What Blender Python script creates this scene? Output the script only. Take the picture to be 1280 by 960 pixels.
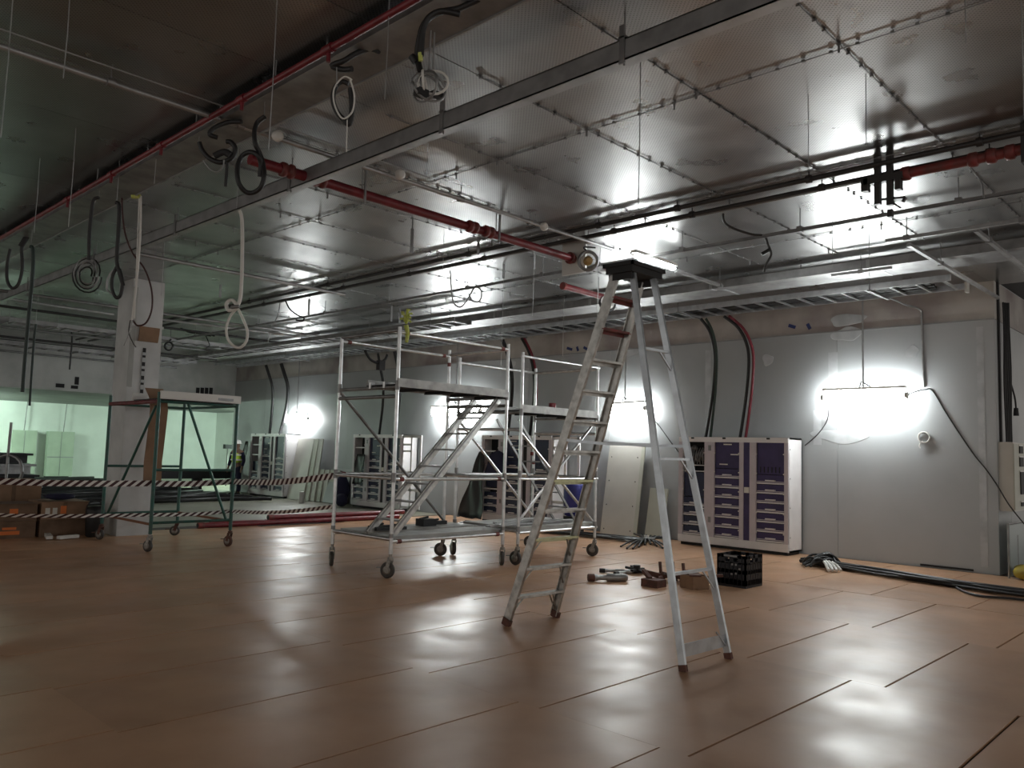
import bpy, math, random
from mathutils import Vector, Matrix
random.seed(7)
V = Vector
for o in list(bpy.data.objects): bpy.data.objects.remove(o)
scn = bpy.context.scene
col = scn.collection

# ------------------------------------------------------------------ camera
FOC, EYE = 1008.0, V((0, 0, 1.6))
yaw, pitch, roll = math.radians(43.90), math.radians(4.90), math.radians(1.66)
CF = V((math.cos(yaw)*math.cos(pitch), math.sin(yaw)*math.cos(pitch), math.sin(pitch)))
_r = V((math.sin(yaw), -math.cos(yaw), 0)); _u = _r.cross(CF)
CR = _r*math.cos(roll) + _u*math.sin(roll)
CU = -_r*math.sin(roll) + _u*math.cos(roll)
cam_d = bpy.data.cameras.new('camera'); cam_d.sensor_width = 36; cam_d.lens = FOC*36/1280
cam_d.clip_end = 200
cam = bpy.data.objects.new('camera', cam_d); col.objects.link(cam)
cam.matrix_world = Matrix(((CR.x, CU.x, -CF.x, EYE.x), (CR.y, CU.y, -CF.y, EYE.y), (CR.z, CU.z, -CF.z, EYE.z), (0, 0, 0, 1)))
scn.camera = cam
# ------------------------------------------------------------------ world + exposure
w = bpy.data.worlds.new('hall_ambient'); scn.world = w; w.use_nodes = True
w.node_tree.nodes['Background'].inputs[0].default_value = (0.85, 0.80, 0.74, 1)
w.node_tree.nodes['Background'].inputs[1].default_value = 0.23
scn.view_settings.view_transform = 'Standard'; scn.view_settings.look = 'None'
scn.view_settings.gamma = 1; scn.view_settings.use_curve_mapping = False
scn.view_settings.exposure = 1.72
LAMP = 23.0          # emission of the wall tubes
ASSUMED_FARLAMP = 150.0       # emission of the assumed, unseen greenish tubes in the far room

# ------------------------------------------------------------------ surveying helpers: pixel of a point known to lie on a real plane
def ray(x, y): return CF*FOC + CR*(x-640) - CU*(y-480)
def atz(x, y, z): d = ray(x, y); return EYE + d*((z-EYE.z)/d.z)
def atx(x, y, X): d = ray(x, y); return EYE + d*(X/d.x)
def aty(x, y, Y): d = ray(x, y); return EYE + d*(Y/d.y)
def atd(x, y, D): return EYE + ray(x, y)*(D/FOC)          # D metres along the lens axis
def depth(p): return (V(p)-EYE).dot(CF)

# ------------------------------------------------------------------ materials
MATS = {}
def mat(name, c, rough=0.6, metal=0.0, var=0.0, vscale=3.0, c2=None, bump=0.0, bscale=30, emit=0, ecol=None, rvar=0.0, objvar=0.0, spec=None):
    if name in MATS: return MATS[name]
    m = bpy.data.materials.new(name); m.use_nodes = True
    nt = m.node_tree; b = nt.nodes['Principled BSDF']
    b.inputs['Roughness'].default_value = rough; b.inputs['Metallic'].default_value = metal
    if spec is not None: b.inputs['Specular IOR Level'].default_value = spec
    b.inputs['Base Color'].default_value = (*c, 1)
    src = None
    if var or c2 or rvar or bump:
        tc = nt.nodes.new('ShaderNodeTexCoord')
        geo = nt.nodes.new('ShaderNodeNewGeometry')
        n = nt.nodes.new('ShaderNodeTexNoise'); n.inputs['Scale'].default_value = vscale; n.inputs['Detail'].default_value = 5
        nt.links.new(geo.outputs['Position'], n.inputs['Vector'])
    if var or c2:
        r = nt.nodes.new('ShaderNodeMixRGB'); r.inputs[1].default_value = (*c, 1)
        k = c2 if c2 else tuple(x*(1-var) for x in c)
        r.inputs[2].default_value = (*k, 1)
        rm = nt.nodes.new('ShaderNodeMapRange'); rm.inputs[1].default_value = .38; rm.inputs[2].default_value = .66
        nt.links.new(n.outputs['Fac'], rm.inputs[0]); nt.links.new(rm.outputs[0], r.inputs[0])
        src = r.outputs[0]
    if objvar:
        oi = nt.nodes.new('ShaderNodeObjectInfo'); hs = nt.nodes.new('ShaderNodeHueSaturation')
        mr = nt.nodes.new('ShaderNodeMapRange'); mr.inputs[3].default_value = 1-objvar; mr.inputs[4].default_value = 1+objvar
        nt.links.new(oi.outputs['Random'], mr.inputs[0]); nt.links.new(mr.outputs[0], hs.inputs['Value'])
        if src: nt.links.new(src, hs.inputs['Color'])
        else: hs.inputs['Color'].default_value = (*c, 1)
        src = hs.outputs[0]
    if src: nt.links.new(src, b.inputs['Base Color'])
    if rvar:
        n2 = nt.nodes.new('ShaderNodeTexNoise'); n2.inputs['Scale'].default_value = vscale*1.7; n2.inputs['Detail'].default_value = 6
        nt.links.new(geo.outputs['Position'], n2.inputs['Vector'])
        r2 = nt.nodes.new('ShaderNodeMapRange'); r2.inputs[1].default_value = .3; r2.inputs[2].default_value = .7
        r2.inputs[3].default_value = rough-rvar; r2.inputs[4].default_value = rough+rvar
        nt.links.new(n2.outputs['Fac'], r2.inputs[0]); nt.links.new(r2.outputs[0], b.inputs['Roughness'])
    if bump:
        n3 = nt.nodes.new('ShaderNodeTexNoise'); n3.inputs['Scale'].default_value = bscale; n3.inputs['Detail'].default_value = 3
        nt.links.new(geo.outputs['Position'], n3.inputs['Vector'])
        bp = nt.nodes.new('ShaderNodeBump'); bp.inputs['Strength'].default_value = bump; bp.inputs['Distance'].default_value = .02
        nt.links.new(n3.outputs['Fac'], bp.inputs['Height']); nt.links.new(bp.outputs[0], b.inputs['Normal'])
    if emit:
        b.inputs['Emission Color'].default_value = (*(ecol or c), 1); b.inputs['Emission Strength'].default_value = emit
    MATS[name] = m
    return m

M_board = mat('hardboard', (.56, .335, .205), .36, var=.18, vscale=1.3, rvar=.08, objvar=.07, bump=.03, bscale=6, spec=.17)
M_slab = mat('screed', (.07, .05, .04), .75, var=.3, vscale=.8)
M_slabfar = mat('far_screed', (.30, .29, .23), .55, var=.3, vscale=.6)
M_galv = mat('galvanised_rail', (.44, .445, .45), .42, .7, var=.25, vscale=6)
M_galvd = mat('dull_galvanised', (.34, .34, .34), .5, .9, var=.3, vscale=5)
M_alu = mat('aluminium', (.72, .73, .74), .30, 1.0, var=.22, vscale=9)
M_aluold = mat('scuffed_aluminium', (.60, .60, .58), .42, .85, var=.35, vscale=14)
M_toe = mat('worn_toe_board', (.46, .46, .45), .6, .5, var=.3, vscale=8)
M_alublue = mat('blue_grey_aluminium', (.62, .67, .72), .36, .8, var=.2, vscale=10)
M_wall = mat('grey_wall_board', (.41, .43, .44), .5, var=.0, vscale=.55, c2=(.34, .355, .36), rvar=.08, bump=.03, bscale=5, objvar=.03)
M_plaster = mat('raw_plaster', (.50, .48, .45), .75, c2=(.27, .23, .225), vscale=.9, bump=.1, bscale=12)
M_putty = mat('joint_putty', (.50, .52, .53), .6, c2=(.40, .42, .43), vscale=5)
M_colm = mat('column_paint', (.64, .65, .65), .6, c2=(.52, .53, .53), vscale=2.2)
M_white = mat('white_wall', (.72, .76, .73), .6, var=.10, vscale=1.2)
M_bulk = mat('bulkhead_board', (.50, .51, .49), .7, var=.25, vscale=1.5)
M_soffit = mat('soffit_board', (.30, .31, .31), .7, var=.2, vscale=1.0)
M_black = mat('black_rubber', (.012, .012, .013), .5)
M_blackp = mat('black_pipe', (.045, .043, .043), .45, .3)
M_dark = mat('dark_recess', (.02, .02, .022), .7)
M_red = mat('red_pipe', (.19, .016, .024), .42, var=.35, vscale=8)
M_redm = mat('red_paint_worn', (.22, .035, .032), .55, c2=(.13, .045, .04), vscale=12)
M_redcab = mat('red_cable', (.15, .006, .018), .45)
M_whitep = mat('white_plastic', (.72, .71, .68), .45)
M_cab = mat('cabinet_white', (.78, .76, .76), .38, var=.06, vscale=4)
M_cabframe = mat('cabinet_frame', (.58, .53, .57), .4, var=.08, vscale=6)
M_purple = mat('purple_front', (.045, .030, .115), .4, var=.3, vscale=4)
M_navy = mat('navy_front', (.022, .03, .075), .45, var=.3, vscale=4)
M_green = mat('green_steel', (.022, .105, .085), .45, .2, c2=(.05, .10, .085), vscale=12)
M_card = mat('cardboard', (.30, .185, .115), .85, var=.2, vscale=5)
M_cardd = mat('dirty_cardboard', (.20, .125, .08), .85, var=.35, vscale=5)
M_orange = mat('orange_print', (.75, .20, .05), .7)
M_label = mat('paper_label', (.70, .68, .62), .7)
M_panel = mat('cream_panel', (.60, .59, .54), .5, var=.08, vscale=2.5)
M_panelg = mat('greenish_panel', (.52, .53, .45), .5, var=.10, vscale=2)
M_rubber = mat('wheel_rubber', (.07, .062, .055), .6, var=.3, vscale=20)
M_castg = mat('caster_metal', (.38, .36, .33), .5, .7, var=.4, vscale=25)
M_rust = mat('rusty_steel', (.135, .055, .04), .75, c2=(.08, .04, .03), vscale=18)
M_navyc = mat('navy_cloth', (.018, .018, .05), .9)
M_blue = mat('blue_plastic', (.03, .035, .22), .5)
M_hivis = mat('hi_vis', (.55, .80, .06), .7)
M_skin = mat('skin', (.22, .13, .09), .6)
M_crate = mat('crate_black', (.008, .009, .014), .45)
M_yellow = mat('yellow_foam', (.50, .40, .05), .7, c2=(.35, .26, .06), vscale=6)
M_lime = mat('lime_cloth', (.45, .55, .08), .8, c2=(.60, .62, .22), vscale=30)
M_brass = mat('brass', (.50, .33, .14), .4, .6)
M_marker = mat('blue_marker', (.03, .045, .16), .7)
M_tube = mat('lamp_tube', (1, 1, 1), .4, emit=LAMP, ecol=(.96, 1.0, .99))
M_tubefar_assumed = mat('assumed_lamp_tube_green', (1, 1, 1), .4, emit=ASSUMED_FARLAMP, ecol=(.74, 1.0, .82))
M_hole = mat('hole_dark', (.015, .015, .016), .9)

def ceiling_material():
    m = bpy.data.materials.new('perforated_galvanised_sheet'); m.use_nodes = True
    nt = m.node_tree; b = nt.nodes['Principled BSDF']; N = nt.nodes.new; L = nt.links.new
    b.inputs['Metallic'].default_value = 1.0
    geo = N('ShaderNodeNewGeometry'); sep = N('ShaderNodeSeparateXYZ'); L(geo.outputs['Position'], sep.inputs[0])
    def math_(op, a, bb=None):
        n = N('ShaderNodeMath'); n.operation = op
        for i, s in enumerate((a, bb)):
            if s is None: continue
            if isinstance(s, (int, float)): n.inputs[i].default_value = s
            else: L(s, n.inputs[i])
        return n.outputs[0]
    k = 2*math.pi/0.032
    s = math_('MULTIPLY', math_('SINE', math_('MULTIPLY', sep.outputs[0], k)), math_('SINE', math_('MULTIPLY', sep.outputs[1], k)))
    hole = math_('GREATER_THAN', s, .45)
    n1 = N('ShaderNodeTexNoise'); n1.inputs['Scale'].default_value = .9; n1.inputs['Detail'].default_value = 6
    L(geo.outputs['Position'], n1.inputs['Vector'])
    oi = N('ShaderNodeObjectInfo')
    mr = N('ShaderNodeMapRange'); mr.inputs[1].default_value = .3; mr.inputs[2].default_value = .7; mr.inputs[3].default_value = .32; mr.inputs[4].default_value = .43
    L(n1.outputs['Fac'], mr.inputs[0])
    v = math_('ADD', mr.outputs[0], math_('MULTIPLY', math_('SUBTRACT', oi.outputs['Random'], .5), .06))
    v = math_('MULTIPLY', v, math_('SUBTRACT', 1.0, math_('MULTIPLY', hole, .45)))
    cmb = N('ShaderNodeCombineXYZ'); L(v, cmb.inputs[0]); L(v, cmb.inputs[1]); L(math_('MULTIPLY', v, .99), cmb.inputs[2])
    L(cmb.outputs[0], b.inputs['Base Color'])
    n2 = N('ShaderNodeTexNoise'); n2.inputs['Scale'].default_value = 2.3; n2.inputs['Detail'].default_value = 7; L(geo.outputs['Position'], n2.inputs['Vector'])
    r2 = N('ShaderNodeMapRange'); r2.inputs[1].default_value = .3; r2.inputs[2].default_value = .7; r2.inputs[3].default_value = .26; r2.inputs[4].default_value = .37
    L(n2.outputs['Fac'], r2.inputs[0]); L(r2.outputs[0], b.inputs['Roughness'])
    n3 = N('ShaderNodeTexNoise'); n3.inputs['Scale'].default_value = 1.4; n3.inputs['Detail'].default_value = 2; L(geo.outputs['Position'], n3.inputs['Vector'])
    bp = N('ShaderNodeBump'); bp.inputs['Strength'].default_value = .10; bp.inputs['Distance'].default_value = .03
    L(n3.outputs['Fac'], bp.inputs['Height']); L(bp.outputs[0], b.inputs['Normal'])
    return m
M_ceil = ceiling_material()

def tape_material():
    m = bpy.data.materials.new('red_white_tape'); m.use_nodes = True
    nt = m.node_tree; b = nt.nodes['Principled BSDF']; N = nt.nodes.new; L = nt.links.new
    b.inputs['Roughness'].default_value = .4
    uv = N('ShaderNodeUVMap'); sep = N('ShaderNodeSeparateXYZ'); L(uv.outputs[0], sep.inputs[0])
    a = N('ShaderNodeMath'); a.operation = 'ADD'; L(sep.outputs[0], a.inputs[0]); L(sep.outputs[1], a.inputs[1])
    f = N('ShaderNodeMath'); f.operation = 'FRACT'; L(a.outputs[0], f.inputs[0]); a.operation = 'SUBTRACT'
    g = N('ShaderNodeMath'); g.operation = 'GREATER_THAN'; L(f.outputs[0], g.inputs[0]); g.inputs[1].default_value = .5
    mx = N('ShaderNodeMixRGB'); L(g.outputs[0], mx.inputs[0]); mx.inputs[1].default_value = (.85, .83, .80, 1); mx.inputs[2].default_value = (.06, .018, .022, 1)
    L(mx.outputs[0], b.inputs['Base Color'])
    return m
M_tape = tape_material()

# ------------------------------------------------------------------ mesh builder
class MB:
    def __init__(s): s.v = []; s.f = []; s.sm = []
    def add(s, vs, fs, smooth=False):
        n = len(s.v); s.v += [V(p) for p in vs]; s.f += [tuple(i+n for i in q) for q in fs]; s.sm += [smooth]*len(fs); return s
    def box(s, a, b):
        x0, y0, z0 = (min(a[i], b[i]) for i in range(3)); x1, y1, z1 = (max(a[i], b[i]) for i in range(3))
        return s.add([(x0,y0,z0),(x1,y0,z0),(x1,y1,z0),(x0,y1,z0),(x0,y0,z1),(x1,y0,z1),(x1,y1,z1),(x0,y1,z1)],
                     [(0,3,2,1),(4,5,6,7),(0,1,5,4),(1,2,6,5),(2,3,7,6),(3,0,4,7)])
    def bar(s, p, q, w, h, side=None):
        p, q = V(p), V(q); d = (q-p).normalized()
        a = V(side) if side is not None else (V((0,0,1)).cross(d) if abs(d.z) < .95 else V((1,0,0)))
        a = (a - d*a.dot(d)).normalized(); b = d.cross(a)
        vs = [e + a*(i*w/2) + b*(j*h/2) for e in (p, q) for i, j in ((-1,-1),(1,-1),(1,1),(-1,1))]
        return s.add(vs, [(0,3,2,1),(4,5,6,7),(0,1,5,4),(1,2,6,5),(2,3,7,6),(3,0,4,7)])
    def tube(s, pts, r, n=8, closed=False):
        pts = [V(p) for p in pts]; m = len(pts); rings = []
        prev = None
        for i, p in enumerate(pts):
            if closed: d = pts[(i+1) % m]-pts[i-1]
            else: d = pts[min(i+1, m-1)]-pts[max(i-1, 0)]
            d = d.normalized() if d.length > 1e-9 else V((0,0,1))
            if prev is None:
                a = V((0,0,1)) if abs(d.z) < .9 else V((1,0,0))
            else: a = prev
            a = (a-d*a.dot(d)); a = a.normalized() if a.length > 1e-6 else d.orthogonal().normalized()
            prev = a; b = d.cross(a)
            rr = r[i] if isinstance(r, (list, tuple)) else r
            rings.append([p + a*(math.cos(2*math.pi*k/n)*rr) + b*(math.sin(2*math.pi*k/n)*rr) for k in range(n)])
        vs = [x for g in rings for x in g]; fs = []
        for i in range(m if closed else m-1):
            j = (i+1) % m
            for k in range(n): fs.append((i*n+k, i*n+(k+1) % n, j*n+(k+1) % n, j*n+k))
        s.add(vs, fs, True)
        if not closed:
            s.add(rings[0], [tuple(reversed(range(n)))]); s.add(rings[-1], [tuple(range(n))])
        return s
    def lathe(s, c, axis, prof, n=16):       # prof: (distance along axis, radius)
        c, d = V(c), V(axis).normalized(); a = d.orthogonal().normalized(); b = d.cross(a)
        vs = [c+d*t+a*(math.cos(2*math.pi*k/n)*r)+b*(math.sin(2*math.pi*k/n)*r) for t, r in prof for k in range(n)]
        fs = [(i*n+k, i*n+(k+1) % n, (i+1)*n+(k+1) % n, (i+1)*n+k) for i in range(len(prof)-1) for k in range(n)]
        s.add(vs, fs, True); m = len(prof)-1
        s.add(vs[:n], [tuple(reversed(range(n)))]); s.add(vs[m*n:], [tuple(range(n))])
        return s
    def build(s, name, m, parent=None, kind=None, label=None):
        me = bpy.data.meshes.new(name)
        if parent is None:
            xs = [p.x for p in s.v]; ys = [p.y for p in s.v]; zs = [p.z for p in s.v]
            org = V(((min(xs)+max(xs))/2, (min(ys)+max(ys))/2, min(zs)))
        else:
            org = V((0,0,0)); q = parent
            while q: org = org+q.location; q = q.parent
        me.from_pydata([p-org for p in s.v], [], s.f); me.polygons.foreach_set('use_smooth', s.sm)
        me.materials.append(m); me.update()
        o = bpy.data.objects.new(name, me); col.objects.link(o)
        if parent is None: o.location = org
        else: o.parent = parent
        if kind: o['kind'] = kind
        if label: o['label'] = label
        return o
def tag(o, label, cat, group=None):
    o['label'] = label; o['category'] = cat
    if group: o['group'] = group
    return o
def thing(name, loc, label, cat, group=None):
    o = bpy.data.objects.new(name, None); col.objects.link(o); o.location = loc; o.empty_display_size = .1
    return tag(o, label, cat, group)
def copy_part(o, parent, off):
    c = o.copy(); col.objects.link(c); c.parent = parent; c.location = o.location+V(off); return c
def smooth(pts, k=5):
    pts = [V(p) for p in pts]; out = []
    for i in range(len(pts)-1):
        p0, p1, p2, p3 = pts[max(i-1,0)], pts[i], pts[i+1], pts[min(i+2, len(pts)-1)]
        for j in range(k):
            t = j/k
            out.append(.5*((2*p1)+(p2-p0)*t+(2*p0-5*p1+4*p2-p3)*t*t+(3*p1-p0-3*p2+p3)*t**3))
    return out+[pts[-1]]
def trace(px, D, wob=0.0):     # a bent cable hanging D metres away; points get a little depth of their own
    return [atd(x, y, D+wob*math.sin(i*1.7)) for i, (x, y) in enumerate(px)]
def ring(c, r, wob=.02, n=20, turns=1, sx=1.0, ax=None, phase=0):
    a = V((CR.x, CR.y, 0)).normalized() if ax is None else V(ax); f = V((-a.y, a.x, 0)); out = []
    for i in range(n*turns+1):
        t = 2*math.pi*i/n + phase
        rr = r*(1+.07*math.sin(i*.37))
        out.append(V(c)+a*(math.cos(t)*rr*sx)+V((0,0,1))*(math.sin(t)*rr)+f*(wob*math.sin(i*.5)+wob*i/(n*turns)))
    return out

CH = 4.45       # ceiling height
WX = 13.85     # the wall with the cabinets
WC = 3.15      # its outer corner
# ================================================================== STRUCTURE
fl = MB().box((-6, -5, -.2), (20, 15.6, -.014)).build('floor', M_slab, kind='structure')
fb = MB().box((-6, 15.6, -.2), (20, 38, -.010)).build('floor_far', M_slabfar, kind='structure')
# loose hardboard sheets, each column with its own row offset
cols = [(-2.35, -.25, .15), (-.25, 1.85, .55), (1.85, 3.94, .50), (3.94, 6.20, .32), (6.20, 8.31, .08), (8.31, 10.32, .93), (10.32, 12.45, 0.60), (12.45, 13.80, .35)]
PITCH = 1.075
for x0, x1, off in cols:
    for k in range(-3, 14):
        y0 = off + 1.0 + k*PITCH; y1 = y0+PITCH
        if y0 < -2.2 or y1 > 15.7: continue
        if y1 < 2.2 and x0 > 12: continue
        g = .008+random.random()*.012
        z = 0
        t1, t2 = random.uniform(-.0006, .0006), random.uniform(-.0006, .0006)
        ga = .006 if abs(x0-10.32) < .01 else .0004; gb = .006 if abs(x1-10.32) < .01 else .0004
        a, b, c, d = x0+ga, x1-gb, y0+g/2, y1-g/2
        top = [(a, c, z+t1), (b, c, z-t2), (b, d, z+t2), (a, d, z-t1)]
        bm = MB().add([(p[0], p[1], -.0135) for p in top]+top, [(0,3,2,1),(4,5,6,7),(0,1,5,4),(1,2,6,5),(2,3,7,6),(3,0,4,7)])
        bm.build('board', M_board, fl)

cl = MB().box((-6, -5, CH+.03), (20, 27, CH+.25)).build('ceiling', M_dark, kind='structure')
XS = [5.36+2.21*k for k in range(-4, 5)]; YS = [2.10+1.11*k for k in range(-4, 23)]
proto = {}
for i in range(len(XS)-1):
    for j in range(len(YS)-1):
        x0, x1, y0, y1 = XS[i]+.0015, XS[i+1]-.0015, YS[j]+.0015, YS[j+1]-.0015
        z = CH+random.uniform(-.003, .003)
        t = [random.uniform(-.003, .003) for _ in range(4)]
        b = [(x0, y0, z+t[0]), (x1, y0, z+t[1]), (x1, y1, z+t[2]), (x0, y1, z+t[3])]
        MB().add(b+[(p[0], p[1], CH+.029) for p in b], [(0,3,2,1),(4,5,6,7),(0,1,5,4),(1,2,6,5),(2,3,7,6),(3,0,4,7)]).build('ceiling_panel', M_ceil, cl)
def seam(p, q, step=.20):
    m = MB(); p, q = V(p), V(q); d = (q-p).normalized(); n = int((q-p).length/step)
    m.bar(p, q, .007, .006)
    for k in range(n):
        c = p+d*(k+.5)*step+d*random.uniform(-.05, .05)
        m.bar(c-d*.012, c+d*.012, .022, .018)
        if k % 13 == 6: m.box(c-V((.006,.006,.06)), c+V((.006,.006,.012)))
    m.build('seam_strip', M_galvd, cl)
for y in YS[2:14]:
    seam((4.0 if y < 6 else 3.6, y, CH-.012), (10.8, y, CH-.012))
for x in (XS[4], XS[5], XS[6]):
    seam((x, -.5, CH-.016), (x, 13.0, CH-.016))

wr = MB().box((WX+.02, WC+.02, 0), (WX+.3, 27.0, CH+.03)).build('wall_right', M_wall, kind='structure')
MB().box((WX, WC, 3.86), (WX+.02, 27, CH)).build('plaster_band', M_plaster, wr)
ys = [WC, 5.55, 8.0, 10.4, 12.8, 15.2, 17.6, 20.0, 22.4, 24.8, 27.0]
for a, b in zip(ys, ys[1:]):
    MB().box((WX-.012, a+.003, 0), (WX+.02, b-.003, 3.85)).build('wall_panel', M_wall, wr)
for y, z0, z1, wd in ((5.62, 2.55, 3.5, .16), (5.9, 1.9, 2.5, .14), (8.05, 2.2, 3.7, .12), (12.85, 1.5, 3.6, .12), (3.35, .1, 3.75, .10)):
    MB().box((WX-.0145, y-wd/2, z0), (WX-.012, y+wd/2, z1)).build('putty_stripe', M_putty, wr)
for px_, dx, tilt in ((990, .13, .05), (1011, .05, .10), (712, .16, .05), (722, .04, .1), (733, .16, .08)):
    c = atx(px_, 408 if px_ > 900 else 436, WX)
    MB().bar((WX-.001, c.y-dx/2, c.z-tilt/2), (WX-.001, c.y+dx/2, c.z+tilt/2), .004, .06, side=(1,0,0)).build('paint_mark', M_marker, wr)
MB().box((WX-.02, WC, 3.845), (WX, 27, 3.865)).build('seam_strip', M_soffit, wr)  # dark strip draws the seam line and the ledge shadow along it
for (px_, py_, a, b) in ((1060, 400, .35, .10), (1058, 418, .25, .12), (1140, 440, .10, .10), (1050, 545, .45, .12), (960, 450, .12, .10), (790, 440, .2, .08), (640, 455, .15, .08)):
    c = atx(px_, py_, WX-.014); o = MB().lathe(c, (-1,0,0), [(-.002,1),(.002,.96)], 28).build('putty_patch', M_putty, wr)
    for v in o.data.vertices:
        q = v.co+wr.location-c; v.co = c-wr.location+V((q.x, q.y*a*(1+.18*math.sin(2*math.atan2(q.z, q.y)+px_)+.10*math.sin(3*math.atan2(q.z, q.y))), q.z*b*(1+.2*math.sin(3*math.atan2(q.z, q.y)+px_))))
MB().box((WX-.03, 3.5, .02), (WX-.012, 4.25, .05)).build('skirting_strip', M_dark, wr)

ws = MB().box((WX+.3, WC+.02, 0), (20, WC+.3, CH+.03)).build('wall_side', M_wall, kind='structure')
MB().box((WX+.002, WC, 0), (14.6, WC+.02, 3.85)).build('wall_panel', M_wall, ws)
MB().box((14.61, WC, 0), (20, WC+.02, 3.85)).build('wall_panel', M_wall, ws)
MB().box((WX+.002, WC, 3.86), (20, WC+.02, CH)).build('plaster_band', M_plaster, ws)
MB().box((WX+.14, WC-.03, 1.0), (WX+.20, WC, CH)).build('trim_strip', M_dark, ws)

wb = MB().box((-6, 27.0, 3.11), (20, 27.25, CH+.25)).build('wall_back', M_bulk, kind='structure')
for k, px_ in enumerate((247, 252.5, 258, 263.5)):
    c = aty(px_, 490, 27.0); MB().box((c.x-.06, 26.985, c.z-.15), (c.x+.06, 27.0, c.z+.15)).build('vent_slot', M_hole, wb)
for (px_, py_, sx, sz) in ((75, 482, .12, .06), (96, 476, .06, .12), (93, 484, .10, .05)):
    c = aty(px_, py_, 27.0); MB().box((c.x-sx, 26.985, c.z-sz), (c.x+sx, 27.0, c.z+sz)).build('wall_hole', M_hole, wb)
MB().box((-6, 27.25, 3.11), (20, 37.2, 3.3)).build('ceiling_far', M_soffit, kind='structure')
MB().box((-6, 36.8, -.2), (20, 37.1, 3.11)).build('wall_far', M_white, kind='structure')
MB().box((18.0, 27.25, -.01), (18.3, 36.8, 3.11)).build('wall_far_side', M_white, kind='structure')

# column
cm = MB().box((5.39, 14.4, -.014), (5.93, 15.05, CH)).build('column', M_colm, kind='structure')
MB().box((5.385, 14.39, 2.55), (5.47, 14.4, 4.3)).build('corner_bead', M_bulk, cm)
MB().box((5.62, 14.385, 2.35), (5.67, 14.4, 3.25)).build('chase', M_dark, cm)
for k in range(7):
    z = 2.4+k*.12; MB().box((5.61, 14.375, z), (5.68, 14.386, z+.05+.03*(k % 2))).build('plaster_dab', M_putty, cm)
MB().box((5.375, 14.38, 3.62), (5.95, 14.40, 3.66)).build('trim_band', M_colm, cm)

# ================================================================== LAMPS
LAMPGRP = 'batten lamps along the cabinet wall'
def batten(p, q, label, tube=M_tube, r=.055, group=None, rod_top=None, shade=True):
    p, q = V(p), V(q); d = (q-p).normalized(); c = (p+q)/2
    t = thing('batten_lamp', c, label, 'lamp', group)
    MB().bar(p+V((0,0,r+.01)), q+V((0,0,r+.01)), .08, .04).build('housing', M_whitep, t)
    L_ = (q-p).length; df = MB().lathe(p, d, [(0, r*.5), (.02, r*.8), (.07, r), (L_-.07, r), (L_-.02, r*.8), (L_, r*.5)], 20)
    for i, v in enumerate(df.v):
        rel = v-p; ax_ = d*rel.dot(d); o_ = rel-ax_; df.v[i] = p+ax_+V((o_.x*.4, o_.y*.4, o_.z)) if r > .1 else v
    df.build('diffuser', tube, t)
    for e, s in ((p, -1), (q, 1)):
        MB().lathe(e, d*s, [(-.02, r*.45), (.02, r*.45), (.03, r*.25)], 12).build('end_cap', M_whitep, t)
    if rod_top is not None:
        m = MB().tube([c+V((0,0,r+.02)), rod_top], .015, 6); m.build('hanger_rod', M_galv, t)
        MB().box(V(rod_top)-V((.06,.06,.02)), V(rod_top)+V((.06,.06,.005))).build('ceiling_plate', M_galv, t)
        MB().tube(smooth([c+V((0,.06,r+.03)), c+V((0,.03,r+.12)), c+V((.0,-.04,r+.08)), c+V((0,-.12,r+.03))]), .012, 6).build('flex', M_black, t)
    return t
LX = 13.60
for (a, b, lb, rodpx) in (((1029, 497), (1133, 494), 'glowing batten lamp on the grey wall right of the purple cabinet', True), ((757, 513), (806, 510), 'glowing batten lamp seen behind the step ladder', True),
                   ((540, 515), (600, 513), 'glowing batten lamp seen through the aluminium scaffold tower', True), ((357, 524), (385, 523), 'glowing batten lamp above the leaning boards by the far cabinet', True)):
    p, q = atx(*a, LX), atx(*b, LX); c = (p+q)/2
    batten(p, q, lb, group=LAMPGRP, rod_top=(LX, c.y, CH), r=.125)  # oval lit bodies made oversize, so their shape stands in for the tubes' bloom
batten((8.43, 6.0, 4.2), (9.4, 6.0, 4.2), 'lit batten lamp hung under the ceiling beyond the ladder top', r=.035)
for x, y, lb in ((6.7, 34.0, 'assumed unseen greenish batten lamp under the low far ceiling, left of the white wall'), (16.2, 29.4, 'assumed unseen greenish batten lamp under the low far ceiling behind the cabinet wall end')):  # unseen lamps, assumed from the greenish light and placed to brighten the far wall
    batten((x-.75, y, 2.98), (x+.75, y, 2.98), lb, tube=M_tubefar_assumed, group='assumed far room lamps', r=.05)

# ================================================================== CEILING SERVICES
def rod(m, x, y, z0, z1=CH, r=.006): m.tube([(x, y, z0), (x, y, z1)], r, 5)
# main channel rail
t = thing('channel_rail', (4.06, 8, 4.13), 'long grey channel rail running under the ceiling, nearest the camera', 'rail')
m = MB(); m.box((4.03, .3, 4.13), (4.04, 20.0, 4.27)); m.box((4.03, .3, 4.13), (4.13, 20.0, 4.138)); m.box((4.03, .3, 4.262), (4.09, 20, 4.27)); m.build('channel', M_galv, t)
for y in (2.98, 4.73, 7.0, 9.6, 12.3, 15.4):
    m = MB(); rod(m, 4.05, y, 4.1); m.box((4.018, y-.02, 4.10), (4.028, y+.02, 4.36)); m.box((4.018, y-.03, 4.275), (4.15, y+.03, 4.285)); m.build('hanger', M_galvd, t)
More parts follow.
